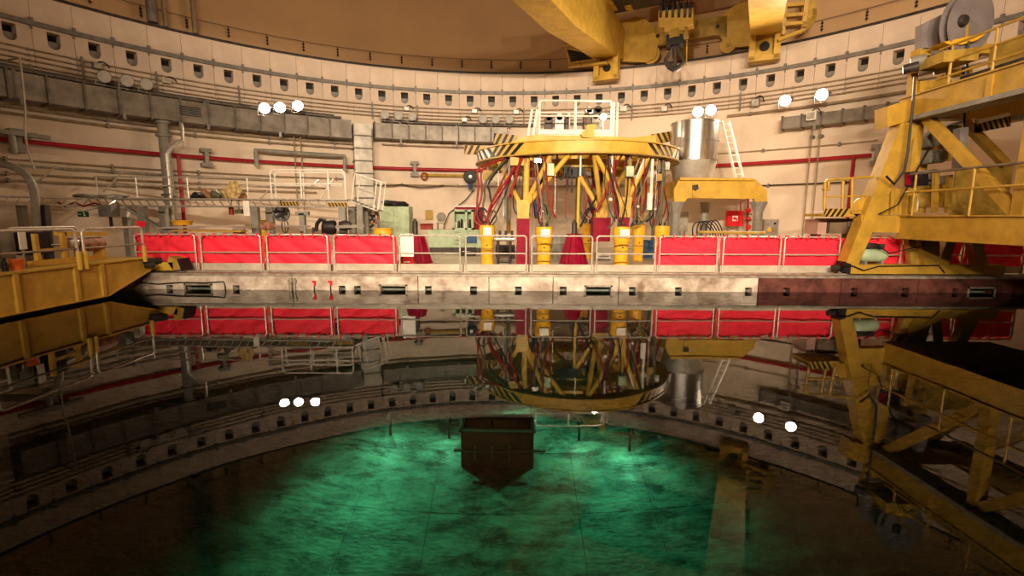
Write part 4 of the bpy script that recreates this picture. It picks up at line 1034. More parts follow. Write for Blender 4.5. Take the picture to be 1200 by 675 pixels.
# hoses
HOSES = [('hose_red', .055, 17.2, ((693, 186), (708, 195), (714, 206), (711, 224), (703, 240), (699, 248))), ('hose_red', .05, 17.4, ((606, 200), (604, 212), (600, 220), (599, 228))), ('hose_red', .04, 17.3, ((637, 190), (638, 210), (634, 228), (630, 246), (632, 262))),
         ('hose_red', .04, 17.2, ((640, 190), (641, 215), (644, 240), (652, 256))), ('hose_red', .04, 17.5, ((732, 194), (740, 206), (744, 222), (743, 240), (742, 256))), ('hose_red', .04, 17.6, ((720, 202), (724, 222), (722, 236), (724, 248), (729, 236))),
         ('hose_red', .035, 17.2, ((562, 196), (561, 216), (559, 240), (561, 258), (570, 264))), ('hose_red', .035, 17.3, ((566, 198), (565, 222), (563, 236), (558, 248), (556, 258), (564, 265))), ('hose_red', .035, 19.3, ((778, 200), (779, 225), (781, 240), (776, 256), (770, 262))),
         ('dark_red', .05, 18.5, ((681, 206), (688, 218), (690, 232), (694, 250))), ('dark_red', .04, 18.9, ((756, 208), (757, 226), (755, 242), (748, 256))), ('dark_red', .05, 17.6, ((607, 202), (603, 214), (599, 224), (598, 232))),
         ('hose_black', .04, 18.2, ((705, 208), (702, 222), (696, 236), (688, 250), (680, 266))), ('hose_black', .035, 18.0, ((666, 200), (665, 218), (664, 224))), ('hose_black', .03, 18.0, ((670, 205), (670, 226))), ('hose_black', .035, 17.5, ((655, 205), (658, 210), (661, 206), (662, 196))),
         ('hose_black', .04, 17.8, ((690, 236), (698, 246), (703, 238))), ('hose_black', .035, 17.4, ((574, 212), (574, 226), (576, 240), (573, 254))), ('hose_olive', .04, 17.4, ((570, 212), (568, 230), (566, 246), (571, 262))), ('hose_olive', .05, 18.2, ((750, 200), (749, 225), (748, 244), (742, 262))),
         ('hose_olive', .05, 18.4, ((757, 240), (752, 250), (744, 258), (738, 268))), ('hose_olive', .04, 18.3, ((763, 246), (758, 256), (750, 262), (742, 264))), ('hose_black', .045, 17.8, ((635, 210), (628, 226), (626, 240), (628, 256))), ('blue', .05, 17.7, ((626, 232), (628, 242), (629, 252))),
         ('hose_black', .04, 18.4, ((768, 246), (764, 254), (757, 260))), ('hose_olive', .03, 17.2, ((636, 246), (642, 240), (646, 252), (640, 262))), ('hose_olive', .03, 17.1, ((572, 256), (578, 246), (582, 256), (577, 264))), ('hose_black', .03, 17.1, ((566, 262), (560, 250), (566, 244), (572, 250))),
         ('hose_olive', .035, 17.2, ((730, 262), (722, 252), (718, 262), (712, 268))), ('hose_black', .035, 18.6, ((690, 262), (700, 252), (690, 244), (682, 256))), ('galv', .03, 18.6, ((636, 258), (646, 252), (654, 258), (660, 258))), ('hose_black', .03, 17.2, ((634, 262), (630, 250), (638, 240), (642, 252)))]
for mt_, r_, Y, pts in HOSES:
    q = [P(x, y, Y) for x, y in pts]; sm = []
    if q[0].z < 4.3 and pts[0][1] < 215: q = [hang(q[0], (q[0].xy - RC.xy).length < 3.2)] + q
    for i in range(len(q) - 1):
        p0 = q[max(0, i - 1)]; p3 = q[min(len(q) - 1, i + 2)]
        for k_ in range(4):
            t_ = k_ / 4; a_, b_ = q[i], q[i + 1]
            sm.append(.5 * ((2 * a_) + (b_ - p0) * t_ + (2 * p0 - 5 * a_ + 4 * b_ - p3) * t_ * t_ + (3 * a_ - p0 - 3 * b_ + p3) * t_ ** 3))
    sm.append(q[-1])
    part('hose', MB().tube(sm, r_, 6), mt_, rm)
# short hose tails, gauges and wires crowding the tensioner heads
hrn = random.Random(41)
for px, py, Y in ((571, 256, 17.1), (613, 250, 18.2), (637, 254, 17.1), (690, 252, 18.6), (704, 246, 18.4), (727, 252, 17.0), (745, 252, 18.2), (772, 256, 18.4)):
    for k_ in range(7):
        a_ = P(px + hrn.uniform(-9, 9), py + hrn.uniform(2, 11), Y + hrn.uniform(-.15, .2)); b_ = hang(P(px + hrn.uniform(-16, 16), 195, Y), (P(px, 195, Y).xy - RC.xy).length < 3.2)
        c1 = a_ + Vector((hrn.uniform(-.5, .5), 0, hrn.uniform(.2, .7))); c2 = b_ + Vector((hrn.uniform(-.3, .3), 0, -hrn.uniform(.5, 1.1)))
        part('hose_tail', MB().tube(bez(a_, c1, c2, b_, 10), hrn.choice((.018, .024, .032)), 5), hrn.choice(('hose_black', 'hose_olive', 'hose_red', 'hose_black', 'hose_olive', 'brown_pipe', 'dark_red')), rm)
    q = bez(a_, c1, c2, b_, 10)[3]; part('gauge', MB().cyl(q + Vector((0, .02, 0)), q + Vector((0, -.06, 0)), .055, 10), 'galv', rm)
for px in (584, 590, 624, 650, 663, 684, 710, 719, 753, 767):
    Yw = ring_at(px, 2.62) if 640 < px < 735 else ring_at(px); q = P(px, 255, Yw); part('wire', MB().cyl(q, (q.x, q.y, 4.03 if 640 < px < 735 else 4.34), .014, 5), ('dark_red', 'hose_black', 'galv')[px % 3], rm)
# white cage with ladder stiles on top
wc = thing('service_cage', 'white railed service cage on top of the yellow ring machine', 'platform', P(672, 161, 20.2))
Y0c, Y1c = 19.7, 21.9
z0_ = P(672, 160, Y0c).z; z1_ = P(672, 118, Y0c).z
xa, xb = P(632, 140, Y0c).x, P(717, 140, Y0c).x; xm = P(674, 140, Y0c).x
part('deck', MB().bx(xa, xb, Y0c, Y1c, z0_ - .02, z0_ + .06), 'white_paint', wc)
for y in (20.08, 21.52):
    br_ = part('bearer', MB().bx(RC.x - 3.85, RC.x + 3.85, y - .08, y + .08, 4.78, 4.95), 'yellow', wc)
    for x in (xa + .1, xm, xb - .1): part('foot', MB().bx(x - .06, x + .06, y - .06, y + .06, 4.94, z0_), 'white_paint', br_)
part('side_beam', MB().bx(xa, xb, Y0c - .04, Y0c, z0_ + .08, z0_ + .26).bx(xa, xb, Y0c - .04, Y0c, z0_ - .12, z0_), 'white_paint', wc)
for x in (xa, xm, xb):
    for y in (Y0c, Y1c): part('post', MB().cyl((x, y, z0_), (x, y, z1_ - .05), .05, 8), 'white_paint', wc)
for y in (Y0c, Y1c):
    part('top_rail', MB().tube([(xa, y, z1_ - .1), (xa + .06, y, z1_), (xb - .06, y, z1_), (xb, y, z1_ - .1)], .045, 8), 'white_paint', wc)
    part('mid_rail', MB().cyl((xa, y, (z0_ + z1_) / 2 + .1), (xb, y, (z0_ + z1_) / 2 + .1), .03, 6), 'white_paint', wc)
for x in (xa, xb): part('side_rail', MB().cyl((x, Y0c, z1_ - .06), (x, Y1c, z1_ - .06), .04, 6), 'white_paint', wc)
for dx in (-.16, -.36):
    part('ladder_stile', MB().beam((xa + dx - .1, Y0c + .2, z0_ - .1), (xa + dx + .08, Y0c + .2, z1_ - .3), .09, .09), 'white_paint', wc)
    part('ladder_stile', MB().beam((xb - dx * .7, Y0c + .2, z0_ - .1), (xb - dx * .7, Y0c + .2, z1_ - .02), .07, .07), 'white_paint', wc)
for x, y, w_, h_, mt_ in ((643, 146, .32, .5, 'dark_steel'), (655, 146, .35, .55, 'duct_light'), (664, 146, .15, .5, 'dark_steel'), (687, 144, .25, .6, 'dark_steel'), (697, 146, .3, .6, 'grey_paint'), (700, 132, .35, .2, 'dark_steel'), (690, 132, .3, .16, 'galv')):
    q = P(x, y, 20.9); t = part('equipment', MB().box(q, w_, .4, h_).cyl(q + Vector((0, -.2, h_ / 2)), q + Vector((0, .2, h_ / 2)), w_ * .4, 10), mt_, wc)
t = thing('work_lamp', 'small lit work lamp inside the white cage', 'lamp', P(707, 144, 20.0))
q = P(707, 137, 20.0)
part('head', MB().lathe(q, [(.02, -.2), (.1, -.16), (.13, 0)], 12, axis=(-.1, -1, -.2)), 'dark_steel', t)
part('lens', MB().lathe(q, [(0, .02), (.10, .015), (.125, .0)], 12, axis=(-.1, -1, -.2)), 'lamp_lit', t)
part('stem', MB().cyl(q + Vector((0, .1, -.1)), P(707, 158, 20.1), .025, 6), 'white_paint', t)

# ================================================================== STUD TENSIONERS AND RED STANDS
def tensioner(px, py0, py1, Y, w_, lab, plate=True):
    b_ = PZ(px, py0, DECK); Y = b_.y; top = P(px, py1, Y).z; h_ = top - DECK
    t = thing('stud_tensioner', lab, 'tensioner', (b_.x, Y, DECK))
    part('body', MB().lathe((b_.x, Y, DECK), [(0, 0), (w_, 0), (w_ * 1.02, .1), (w_ * .95, h_ * .22), (w_, h_ * .24), (w_, h_ * .62), (w_ * 1.04, h_ * .64), (0, h_ * .64)], 18), 'yellow_bright', t)
    part('collar', MB().lathe((b_.x, Y, DECK), [(0, h_ * .60), (w_ * 1.05, h_ * .60), (w_ * 1.22, h_ * .68), (w_ * 1.26, h_ * .92), (w_ * 1.2, h_ * .98), (0, h_)], 16), 'yellow_bright', t)
    part('band', MB().lathe((b_.x, Y, DECK), [(w_ * 1.06, h_ * .40), (w_ * 1.08, h_ * .43)], 16), 'yellow_dull', t)
    if plate: part('label_plate', MB().bx(b_.x - w_ * .55, b_.x + w_ * .75, Y - w_ * 1.5, Y - w_ * 1.2, DECK + h_ * .74, DECK + h_ * .93), 'white_paint', t)
    part('port', MB().cyl((b_.x, Y - w_ * 1.05, DECK + h_ * .5), (b_.x, Y - w_ * .8, DECK + h_ * .5), .03, 8), 'black', t)
    for s_, e_ in ((-.4, .14), (.4, .1)): part('fitting', MB().cyl((b_.x + w_ * s_, Y, DECK + h_ - .03), (b_.x + w_ * s_, Y, DECK + h_ + e_), .05, 8), 'dark_steel', t)
    return t
tensioner(571, 310.5, 263, 17, .22, 'yellow stud tensioner with a narrow body beside the green bench', True)
tensioner(637, 314, 265, 17, .235, 'yellow stud tensioner with label plate beside the tall red leg shroud')
tensioner(727, 314, 265, 17, .24, 'yellow stud tensioner with label plate under the ring leg near the blue drum')
tensioner(774, 308, 264, 18, .22, 'yellow stud tensioner beside the first red sheet right of the ring machine', False)
tensioner(688, 303, 260, 20, .2, 'yellow stud tensioner standing in the shade behind the low red cone', False)
tensioner(747, 306, 262, 18.5, .2, 'dirty yellow stud tensioner behind the blue drum', False)
def red_cone(px, py0, pytop, wb, wt, rod_top, lab):
    b_ = PZ(px, py0, DECK); Y = b_.y; zt = P(px, pytop, Y).z
    t = thing('guide_stud_cone', lab, 'cone', (b_.x, Y, DECK))
    part('cone', MB().tube([(b_.x, Y, DECK + .02), (b_.x, Y, zt)], [wb, wt], 8), 'dark_red', t)
    part('base_ring', MB().lathe((b_.x, Y, DECK), [(0, 0), (wb * 1.08, 0), (wb * 1.08, .05), (wb * .9, .06)], 16), 'dark_red', t)
    for a in range(0, 360, 60):
        u = Vector((math.cos(rad(a)), math.sin(rad(a)), 0))
        part('rib', MB().beam(Vector((b_.x, Y, DECK + .04)) + u * wb * 1.0, Vector((b_.x, Y, zt)) + u * wt * 1.02, .03, .05), 'dark_red', t)
    if rod_top:
        zr = P(px, rod_top, Y).z
        part('stud', MB().tube([(b_.x, Y, zt - .05), (b_.x, Y, zr - .14), (b_.x, Y, zr)], [.1, .1, .02], 10), 'dark_steel', t)
red_cone(487.5, 308, 275, .58, .30, 256, 'dark red cone with a pointed steel stud beside the white board')
red_cone(672, 309, 274, .50, .24, 257, 'dark red cone with a steel stud under the ring machine')
t = thing('notice_board', 'blank white board hung on the railing beside the red cone', 'sign', P(477, 301, RY + .05))
a_, b_ = P(470, 300.5, RY + .06), P(484.5, 274, RY + .06)
part('board', MB().bx(a_.x, b_.x, RY + .035, RY + .06, a_.z, b_.z), 'white_paint', t)
part('clip', MB().bx(a_.x + .05, a_.x + .1, RY - .04, RY + .06, b_.z - .05, b_.z + .02).bx(b_.x - .1, b_.x - .05, RY - .04, RY + .06, b_.z - .05, b_.z + .02), 'galv', t)
t = thing('red_bag', 'red bag with white lettering patches on the deck below the white board', 'bag', PZ(478, 313, DECK))
q = PZ(478, 312, DECK)
part('bag', MB().prism([q + Vector(v) for v in ((-.3, -.12, 0), (.28, -.12, 0), (.16, -.1, .34), (-.1, -.1, .38))], (0, .3, 0)), 'red_bright', t)
part('patch', MB().box(q + Vector((.0, -.125, .16)), .22, .01, .05).box(q + Vector((-.12, -.125, .08)), .16, .01, .04), 'white_paint', t)
# blue drum and clutter on the deck
def drum(px, py0, py1, r_, mt_, lab, rib='galv'):
    b_ = PZ(px, py0, DECK); h_ = P(px, py1, b_.y).z - DECK
    t = thing('drum', lab, 'drum', (b_.x, b_.y, DECK))
    part('body', MB().lathe((b_.x, b_.y, DECK), [(0, 0), (r_, 0), (r_, h_ * .33), (r_ * 1.04, h_ * .35), (r_, h_ * .37), (r_, h_ * .64), (r_ * 1.04, h_ * .66), (r_, h_ * .68), (r_, h_), (r_ * .94, h_), (r_ * .94, h_ * .97), (0, h_ * .97)], 20), mt_, t)
    part('bung', MB().cyl((b_.x + r_ * .5, b_.y, DECK + h_ * .97), (b_.x + r_ * .5, b_.y, DECK + h_ + .01), .04, 8), rib, t)
    part('rim', MB().tube([(b_.x + r_ * math.cos(k_ * PI / 10), b_.y + r_ * math.sin(k_ * PI / 10), DECK + h_) for k_ in range(20)], .018, 5, closed=True), mt_, t)
    return t
drum(757, 302, 282, .28, 'blue', 'blue drum on the deck near the right stud tensioner')
drum(450, 306, 268, .36, 'yellow_bright', 'bright yellow drum behind the last red sheet beside the green cabinet')
drum(312, 300, 258, .42, 'yellow_bright', 'yellow drum under the gangway behind the red sheets', 'dark_steel')
drum(655, 303, 276, .3, 'grey_paint', 'grey drum in the shade under the ring machine')
t = thing('pump_crate', 'pale grey pump unit on the deck behind the railing', 'pump', PZ(656, 300, DECK))
q = PZ(656, 300, DECK) + Vector((0, 1, 0))
part('base', MB().box(q + Vector((0, 0, .15)), .9, .6, .3), 'green_pale', t); part('body', MB().lathe(q + Vector((0, 0, .5)), [(0, -.35), (.2, -.33), (.24, -.1), (.24, .2), (.15, .35), (0, .36)], 14, axis=(1, 0, 0)), 'duct_light', t)
for px, py, w_, h_, mt_, lab in ((592, 303, .8, .5, 'dark_steel', 'dark low trolley behind the narrow yellow tensioner'), (548, 300, .7, .3, 'black', 'black low box at the foot of the green bench'), (707, 305, .6, .25, 'galv', 'grey low box behind the railing right of the red cone'), (590, 308, .5, .16, 'brown_box', 'brown flat box on the deck beside the narrow yellow tensioner')):
    q = PZ(px, py, DECK)
    t = thing('deck_box', lab, 'box', q)
    part('body', MB().box(q + Vector((0, .2, h_ / 2 + .05)), w_, .5, h_), mt_, t)
    part('handle', MB().tube([q + Vector((-w_ * .3, -.06, h_ * .6)), q + Vector((-w_ * .3, -.12, h_ * .7)), q + Vector((w_ * .3, -.12, h_ * .7)), q + Vector((w_ * .3, -.06, h_ * .6))], .02, 6), 'galv', t)
    for s_ in (-1, 1): part('foot', MB().box(q + Vector((s_ * w_ * .4, .2, .025)), .08, .45, .05), 'black', t)
q = P(590, 280, 17.6)
t = thing('hose_manifold', 'grey valve manifold hung between two yellow tensioners', 'manifold', Vector((q.x, q.y, DECK)))
part('pipe', MB().cyl(q + Vector((-.45, 0, 0)), q + Vector((.4, 0, 0)), .09, 10).cyl(q + Vector((-.45, 0, .15)), q + Vector((.3, 0, .15)), .05, 8), 'galv', t)
for s_ in (-.2, .25): part('stand', MB().cyl((q.x + s_, q.y, DECK), (q.x + s_, q.y, q.z), .05, 8), 'dark_steel', t)
for k_ in range(4): part('valve', MB().cyl(q + Vector((-.35 + .22 * k_, -.05, .05)), q + Vector((-.35 + .22 * k_, -.05, .3)), .05, 8), 'dark_steel', t)

# ================================================================== GREEN CABINET AND BENCH
def lumpy(c, sx, sy, sz, seed, amp=.18, n=14):
    rnd = random.Random(seed); ph = [rnd.uniform(0, 6.3) for _ in range(9)]; mb = MB(); c = Vector(c)
    for i in range(n + 1):
        th = PI * i / n
        for j in range(n * 2):
            f_ = PI * j / n
            d = Vector((math.sin(th) * math.cos(f_), math.sin(th) * math.sin(f_), math.cos(th)))
            r_ = 1 + amp * (math.sin(3 * d.x + 2.5 * d.z + ph[0]) + .6 * math.sin(6 * d.y + 4 * d.x + ph[1]) + .4 * math.sin(9 * d.z + 7 * d.x + ph[2]) + .3 * math.sin(15 * d.x + 11 * d.y + ph[3]))
            z = max(-.75, d.z * r_)
            mb.v.append(c + Vector((d.x * r_ * sx, d.y * r_ * sy, (z + .75) * sz)))
    w_ = n * 2
    for i in range(n):
        for j in range(w_): mb.f.append((i * w_ + j, i * w_ + (j + 1) % w_, (i + 1) * w_ + (j + 1) % w_, (i + 1) * w_ + j))
    return mb
GYc = 22.6
a_, b_ = P(446, 298, GYc), P(479, 242, GYc)
t = thing('green_cabinet', 'tall pale green cabinet against the wall with black bag on top', 'cabinet', (a_.x / 2 + b_.x / 2, GYc, DECK))
part('body', MB().bx(a_.x, b_.x, GYc, GYc + .9, DECK, b_.z), 'green_pale', t)
for k_ in (0, 1):
    x = a_.x + (b_.x - a_.x) * k_ / 2
    d_ = part('door', MB().bx(x + .02, x + (b_.x - a_.x) / 2 - .02, GYc - .03, GYc, DECK + .1, b_.z - .05), 'green_pale', t)
    part('handle', MB().bx(x + .55 - .45 * k_, x + .6 - .45 * k_, GYc - .06, GYc - .03, 1.5, 1.7), 'galv', d_)
solo('black_bag', lumpy((a_.x / 2 + b_.x / 2 - .05, GYc + .35, b_.z), .68, .35, .16, 3, .16), 'black', 'crumpled black bag lying on top of the green cabinet', 'bag')
a_, b_ = P(502, 298, GYc), P(566, 271, GYc)
t = thing('work_bench', 'long pale green work bench with drawers beside the wall', 'bench', (a_.x / 2 + b_.x / 2, GYc, DECK))
part('body', MB().bx(a_.x, b_.x, GYc, GYc + .9, DECK + .28, b_.z), 'green_pale', t)
part('plinth', MB().bx(a_.x + .05, b_.x - .05, GYc + .1, GYc + .85, DECK, DECK + .28), 'dark_steel', t)
part('worktop', MB().bx(a_.x - .05, b_.x + .05, GYc - .05, GYc + .95, b_.z, b_.z + .06), 'green_pale', t)
for k_ in range(4):
    z = DECK + .32 + k_ * .185; x0_, x1_ = P(528, 280, GYc).x, P(544, 280, GYc).x
    d_ = part('drawer', MB().bx(x0_, x1_, GYc - .03, GYc, z, z + .165), 'green_pale', t); part('pull', MB().bx(x0_ + .2, x1_ - .2, GYc - .05, GYc - .03, z + .11, z + .13), 'dark_steel', d_)
d_ = part('door', MB().bx(P(506, 280, GYc).x, P(526, 280, GYc).x, GYc - .02, GYc, DECK + .33, b_.z - .05), 'green_pale', t)
part('screen', MB().bx(P(547, 280, GYc).x, P(559, 280, GYc).x, GYc - .04, GYc, P(550, 285, GYc).z, P(550, 275, GYc).z), 'blue', t)
bt = b_.z + .06
a_, b_ = P(531, 268, GYc), P(553, 246, GYc)
t = thing('tool_rack', 'pale green open rack holding dark tools on the bench', 'rack', (a_.x / 2 + b_.x / 2, GYc + .4, bt))
fr = MB()
for x in (a_.x, (a_.x + b_.x) / 2 + .15, b_.x): fr.bx(x - .05, x + .05, GYc + .2, GYc + .8, bt, b_.z)
fr.bx(a_.x - .05, b_.x + .05, GYc + .2, GYc + .8, b_.z - .08, b_.z + .02).bx(a_.x - .05, b_.x + .05, GYc + .2, GYc + .8, bt, bt + .08).bx(a_.x, b_.x, GYc + .76, GYc + .8, bt, b_.z)
part('frame', fr, 'green_pale', t)
for k_ in range(6): part('tool', MB().cyl((a_.x + .1 + .13 * k_, GYc + .4, bt + .08), (a_.x + .1 + .13 * k_, GYc + .4, bt + .35 + .07 * (k_ % 3)), .045, 8), ('white_paint', 'dark_steel', 'black')[k_ % 3], t)
q0, q1 = P(534, 241, GYc + .9), P(566, 250, GYc + .9)
t = thing('red_crate', 'dark red open crate behind the tool rack on the bench', 'crate', (q0.x / 2 + q1.x / 2, GYc + 1.1, bt))
part('box', MB().bx(q0.x, q1.x, GYc + .85, GYc + 1.3, bt, q0.z), 'dark_red', t)
part('rim', MB().bx(q0.x - .03, q1.x + .03, GYc + .82, GYc + .88, q0.z - .06, q0.z), 'white_paint', t)
q = P(497, 269, GYc + .3)
t = thing('red_toolbox', 'red toolbox on the left end of the green bench', 'toolbox', (q.x + .1, q.y, bt)); q = Vector((q.x + .02, q.y, bt))
part('box', MB().box(q + Vector((.1, 0, .10)), .55, .25, .2), 'hose_red', t); part('lid', MB().prism([q + Vector(v) for v in ((-.2, -.14, .2), (-.2, .14, .2), (-.2, .05, .28), (-.2, -.05, .28))], (.6, 0, 0)), 'hose_red', t)
q = P(517, 271, GYc + .5)
t = thing('stool_chair', 'grey round-backed chair standing on the green bench', 'chair', (q.x, q.y, bt)); q = Vector((q.x, q.y, bt))
part('backrest', MB().lathe(q + Vector((0, .1, .58)), [(0, .02), (.16, .02), (.2, 0), (.16, -.02), (0, -.02)], 14, axis=(0, 1, 0)).tube([q + Vector((.2 * math.cos(k_ * PI / 8), .1, .58 + .2 * math.sin(k_ * PI / 8))) for k_ in range(16)], .035, 6, closed=True), 'grey_paint', t)
part('seat', MB().box(q + Vector((0, -.05, .30)), .36, .34, .05), 'grey_paint', t)
for sx, sy in ((-.15, -.2), (.15, -.2), (-.15, .1), (.15, .1)): part('leg', MB().cyl(q + Vector((sx, sy, 0)), q + Vector((sx, sy, .4 if sy > 0 else .3)), .022, 6), 'grey_paint', t)
az, z = WA(503, 252)
solo('paper_notice', MB().box(C(az, R - .02, z), .42, .03, .55, -rad(az)), 'yellow_dull', 'faint yellowish paper notice on the wall over the bench', 'notice')

# ================================================================== STEEL TANK ON YELLOW STAND
tc_ = Vector((7.78, 21.4, 0))
ts = thing('tank_stand', 'yellow steel frame on grey columns carrying the tank', 'stand', (8.6, 20.8, DECK))
F = 20.1
part('front_beam', MB().prism([P(*p, F) for p in ((797, 208), (884, 209), (899, 223), (899, 240), (884, 240), (884, 233), (806, 232), (800, 240), (790, 240), (790, 222))], (0, .16, 0)), 'yellow', ts)
part('top_flange', MB().prism([P(*p, F - .12) for p in ((797, 208), (884, 209), (884, 211.5), (797, 211))], (0, .45, 0)), 'yellow', ts)
part('back_beam', MB().prism([P(*p, 23.0) for p in ((750, 215), (880, 215), (880, 233), (750, 233))], (0, .2, 0)), 'yellow', ts)
for px in (800, 884):
    a_ = P(px, 220, F); part('side_beam', MB().beam((a_.x + (.1 if px < 850 else -.1), F + .17, a_.z + .05), (a_.x, 23.0, a_.z), .2, .6), 'yellow', ts)
for y in (20.95, 21.85): part('cross_beam', MB().bx(P(800, 220, F).x, P(884, 220, F).x, y - .12, y + .12, 3.45, 3.76), 'yellow', ts)
part('stiffener', MB().prism([P(*p, F - .06) for p in ((812, 214), (818, 214), (818, 231), (812, 231))], (0, .1, 0)), 'yellow', ts)
part('bracket', MB().prism([P(*p, F - .08) for p in ((812, 217), (818, 216), (819, 221), (815, 224), (812, 222))], (0, .1, 0)), 'dark_steel', ts)
for px, Y in ((793, F), (890, F), (770, 23.0), (827, 23.0)):
    q = P(px, 240, Y)
    c_ = part('column', MB().tube([(q.x, Y + .08, DECK), (q.x, Y + .08, q.z - .3), (q.x, Y + .08, q.z + .12)], [.20, .20, .36 if Y == F else .24], 8), 'grey_paint', ts)
    part('base_plate', MB().box((q.x, Y + .08, DECK + .02), .6, .6, .04), 'grey_paint', c_)
tk = thing('steel_tank', 'shiny stainless steel tank with conical bottom on the yellow stand', 'tank', tc_ + Vector((0, 0, 3.75)))
part('shell', MB().lathe(tc_, [(0, 6.22), (.9, 6.20), (.97, 6.14), (.97, 4.62)], 40), 'stainless', tk)
part('cone', MB().lathe(tc_, [(.97, 4.62), (.78, 3.75), (0, 3.75)], 40), 'duct_light', tk)
for z in (6.14, 5.4, 4.62): part('band', MB().lathe(tc_, [(.96, z - .03), (1.0, z - .03), (1.0, z + .03), (.96, z + .03)], 40), 'stainless', tk)
part('lug', MB().box(tc_ + Vector((-.85, -.55, 5.3)), .12, .3, .4), 'stainless', tk)
lg = thing('leaning_ladder', 'white ladder leaning against the steel tank', 'ladder', P(868, 208, 20.3))
for dx in (0, 8):
    part('stile', MB().beam(P(862 + dx * 1.1, 208, 20.3), P(846 + dx, 142, 21.2), .06, .09), 'white_paint', lg)
for k_ in range(9):
    f_ = (k_ + .5) / 9; a_ = P(862, 208, 20.3).lerp(P(846, 142, 21.2), f_); b_ = P(870.8, 208, 20.3).lerp(P(854, 142, 21.2), f_)
    part('rung', MB().cyl(a_, b_, .025, 6), 'white_paint', lg)
# wall cabinets under the stand
for x0, x1, y0_, y1_, Y, lab in ((784, 792, 272, 248, 24.0, 'narrow grey electrical cabinet left of the stand column'), (796, 807, 271, 248, 24.0, 'wide grey electrical cabinet right of the stand column'), (895, 913, 276, 257, 22.5, 'pale grey box with a warning triangle beside the stand')):
    a_, b_ = P(x0, y0_, Y), P(x1, y1_, Y)
    t = thing('electrical_cabinet', lab, 'cabinet', (a_.x / 2 + b_.x / 2, Y, DECK))
    part('body', MB().bx(a_.x, b_.x, Y, Y + .35, a_.z, b_.z), 'duct_light', t); part('door', MB().bx(a_.x + .06, b_.x - .06, Y - .025, Y, a_.z + .06, b_.z - .06), 'galv', t)
    part('post', MB().bx(a_.x + .05, a_.x + .12, Y + .15, Y + .22, DECK, a_.z).bx(b_.x - .12, b_.x - .05, Y + .15, Y + .22, DECK, a_.z), 'grey_paint', t)
    if x0 == 895:
        q = P(901.5, 269, Y - .03)
        part('warning_triangle', MB().prism([q + Vector((-.14, 0, -.10)), q + Vector((.14, 0, -.10)), q + Vector((0, 0, .15))], (0, -.01, 0)), 'yellow_bright', t)
        part('lock', MB().box(P(908, 262, Y - .03), .1, .04, .1), 'dark_steel', t)
a_, b_ = P(852.5, 265, 23.5), P(872, 247, 23.5)
t = thing('fire_cabinet', 'red fire hose cabinet with a white pictogram under the tank stand', 'cabinet', (a_.x / 2 + b_.x / 2, 23.5, DECK))
part('body', MB().bx(a_.x, b_.x, 23.5, 23.8, a_.z, b_.z), 'red_bright', t)
q = P(861.5, 256, 23.48)
sg = part('pictogram', MB().box(q, .26, .02, .26), 'white_paint', t)
part('flame_mark', MB().lathe(q + Vector((-.03, -.012, .0)), [(0, .004), (.07, .004), (.07, -.004)], 14, axis=(0, -1, 0)).box(q + Vector((.07, -.012, -.05)), .06, .006, .12), 'red_bright', sg)
part('post', MB().bx(a_.x + .1, a_.x + .16, 23.7, 23.76, DECK, a_.z).bx(b_.x - .16, b_.x - .1, 23.7, 23.76, DECK, a_.z), 'grey_paint', t)
t = thing('fire_valve_set', 'red fire valves on a riser beside the red cabinet', 'valve', (P(877, 262, 23.6).x, 23.6, DECK))
part('riser', MB().cyl((P(877, 262, 23.6).x, 23.6, DECK), P(877, 232, 23.6), .05, 8).tube([P(868, 247, 23.6), P(868, 236, 23.6), P(877, 233, 23.6)], .03, 6), 'red_pipe', t)
for y in (247, 257, 266): part('valve', MB().lathe(P(877, y, 23.5), [(0, .12), (.1, .1), (.13, 0), (.1, -.1), (0, -.12)], 12), 'red_bright', t); 
for y in (251, 258): part('handwheel', MB().cyl(P(872.5, y, 23.4), P(881, y, 23.4), .03, 6), 'dark_steel', t)
cbm = MB()
for k_ in range(5): cbm.tube(bez(P(812 + 5 * k_, 276, 22), P(808 + 6 * k_, 256 - k_, 22), P(826 + 4 * k_, 252, 22), P(836 + 3 * k_, 276, 22), 10), .03, 5)
solo('cable_bundle', cbm, 'hose_black', 'loops of black cable behind the red sheets under the stand', 'cable')
q = P(850, 271, 18); 
t = thing('yellow_pipe_rack', 'pale yellow tubes lying level just above the red sheets', 'pipe', (q.x, 18, DECK))
part('tube', MB().cyl(P(818, 272, 18), P(896, 273, 18), .05, 8), 'yellow_dull', t)
for x in (826, 888): part('post', MB().cyl((P(x, 272, 18).x, 18, DECK), P(x, 272, 18), .05, 8), 'grey_paint', t)

# ================================================================== LEFT DECK: GANGWAY AND GEAR
WY = 18.1
gw = thing('gangway', 'long grey lattice gangway on posts along the left wall', 'gangway', (P(200, 300, WY).x, WY + .5, DECK))
xa, xb = P(104, 236, WY).x, P(408, 240, WY).x; zt, zb = 2.82, 2.56
for y in (WY, WY + 1.1):
    ch = part('chord', MB().bx(xa, xb, y - .04, y + .04, zt - .05, zt).bx(xa, xb, y - .04, y + .04, zb - .05, zb), 'galv', gw)
    n_ = int((xb - xa) / .30)
    for k_ in range(n_):
        x = xa + k_ * .30
        if y == WY: part('lattice_bar', MB().beam((x, y, zt - .04), (x + .15, y, zb), .03, .04, up=(0, 1, 0)), 'galv', gw)
part('grating', MB().bx(xa, xb, WY, WY + 1.1, zt - .03, zt), 'grey_paint', gw)
for px in (168, 300, 402):
    x = P(px, 260, WY).x
    for y in ((WY, WY + 1.1) if True else ()): part('post', MB().bx(x - .13, x + .13, y - .1, y + .1, DECK, zb - .04), 'grey_paint', gw)
e0, e1 = Vector((xa, WY, 0)), Vector((P(-45, 236, 15.4).x, 15.4, 0)); ed = (e1 - e0).normalized(); en = Vector((ed.y, -ed.x, 0))
if en.y < 0: en = -en
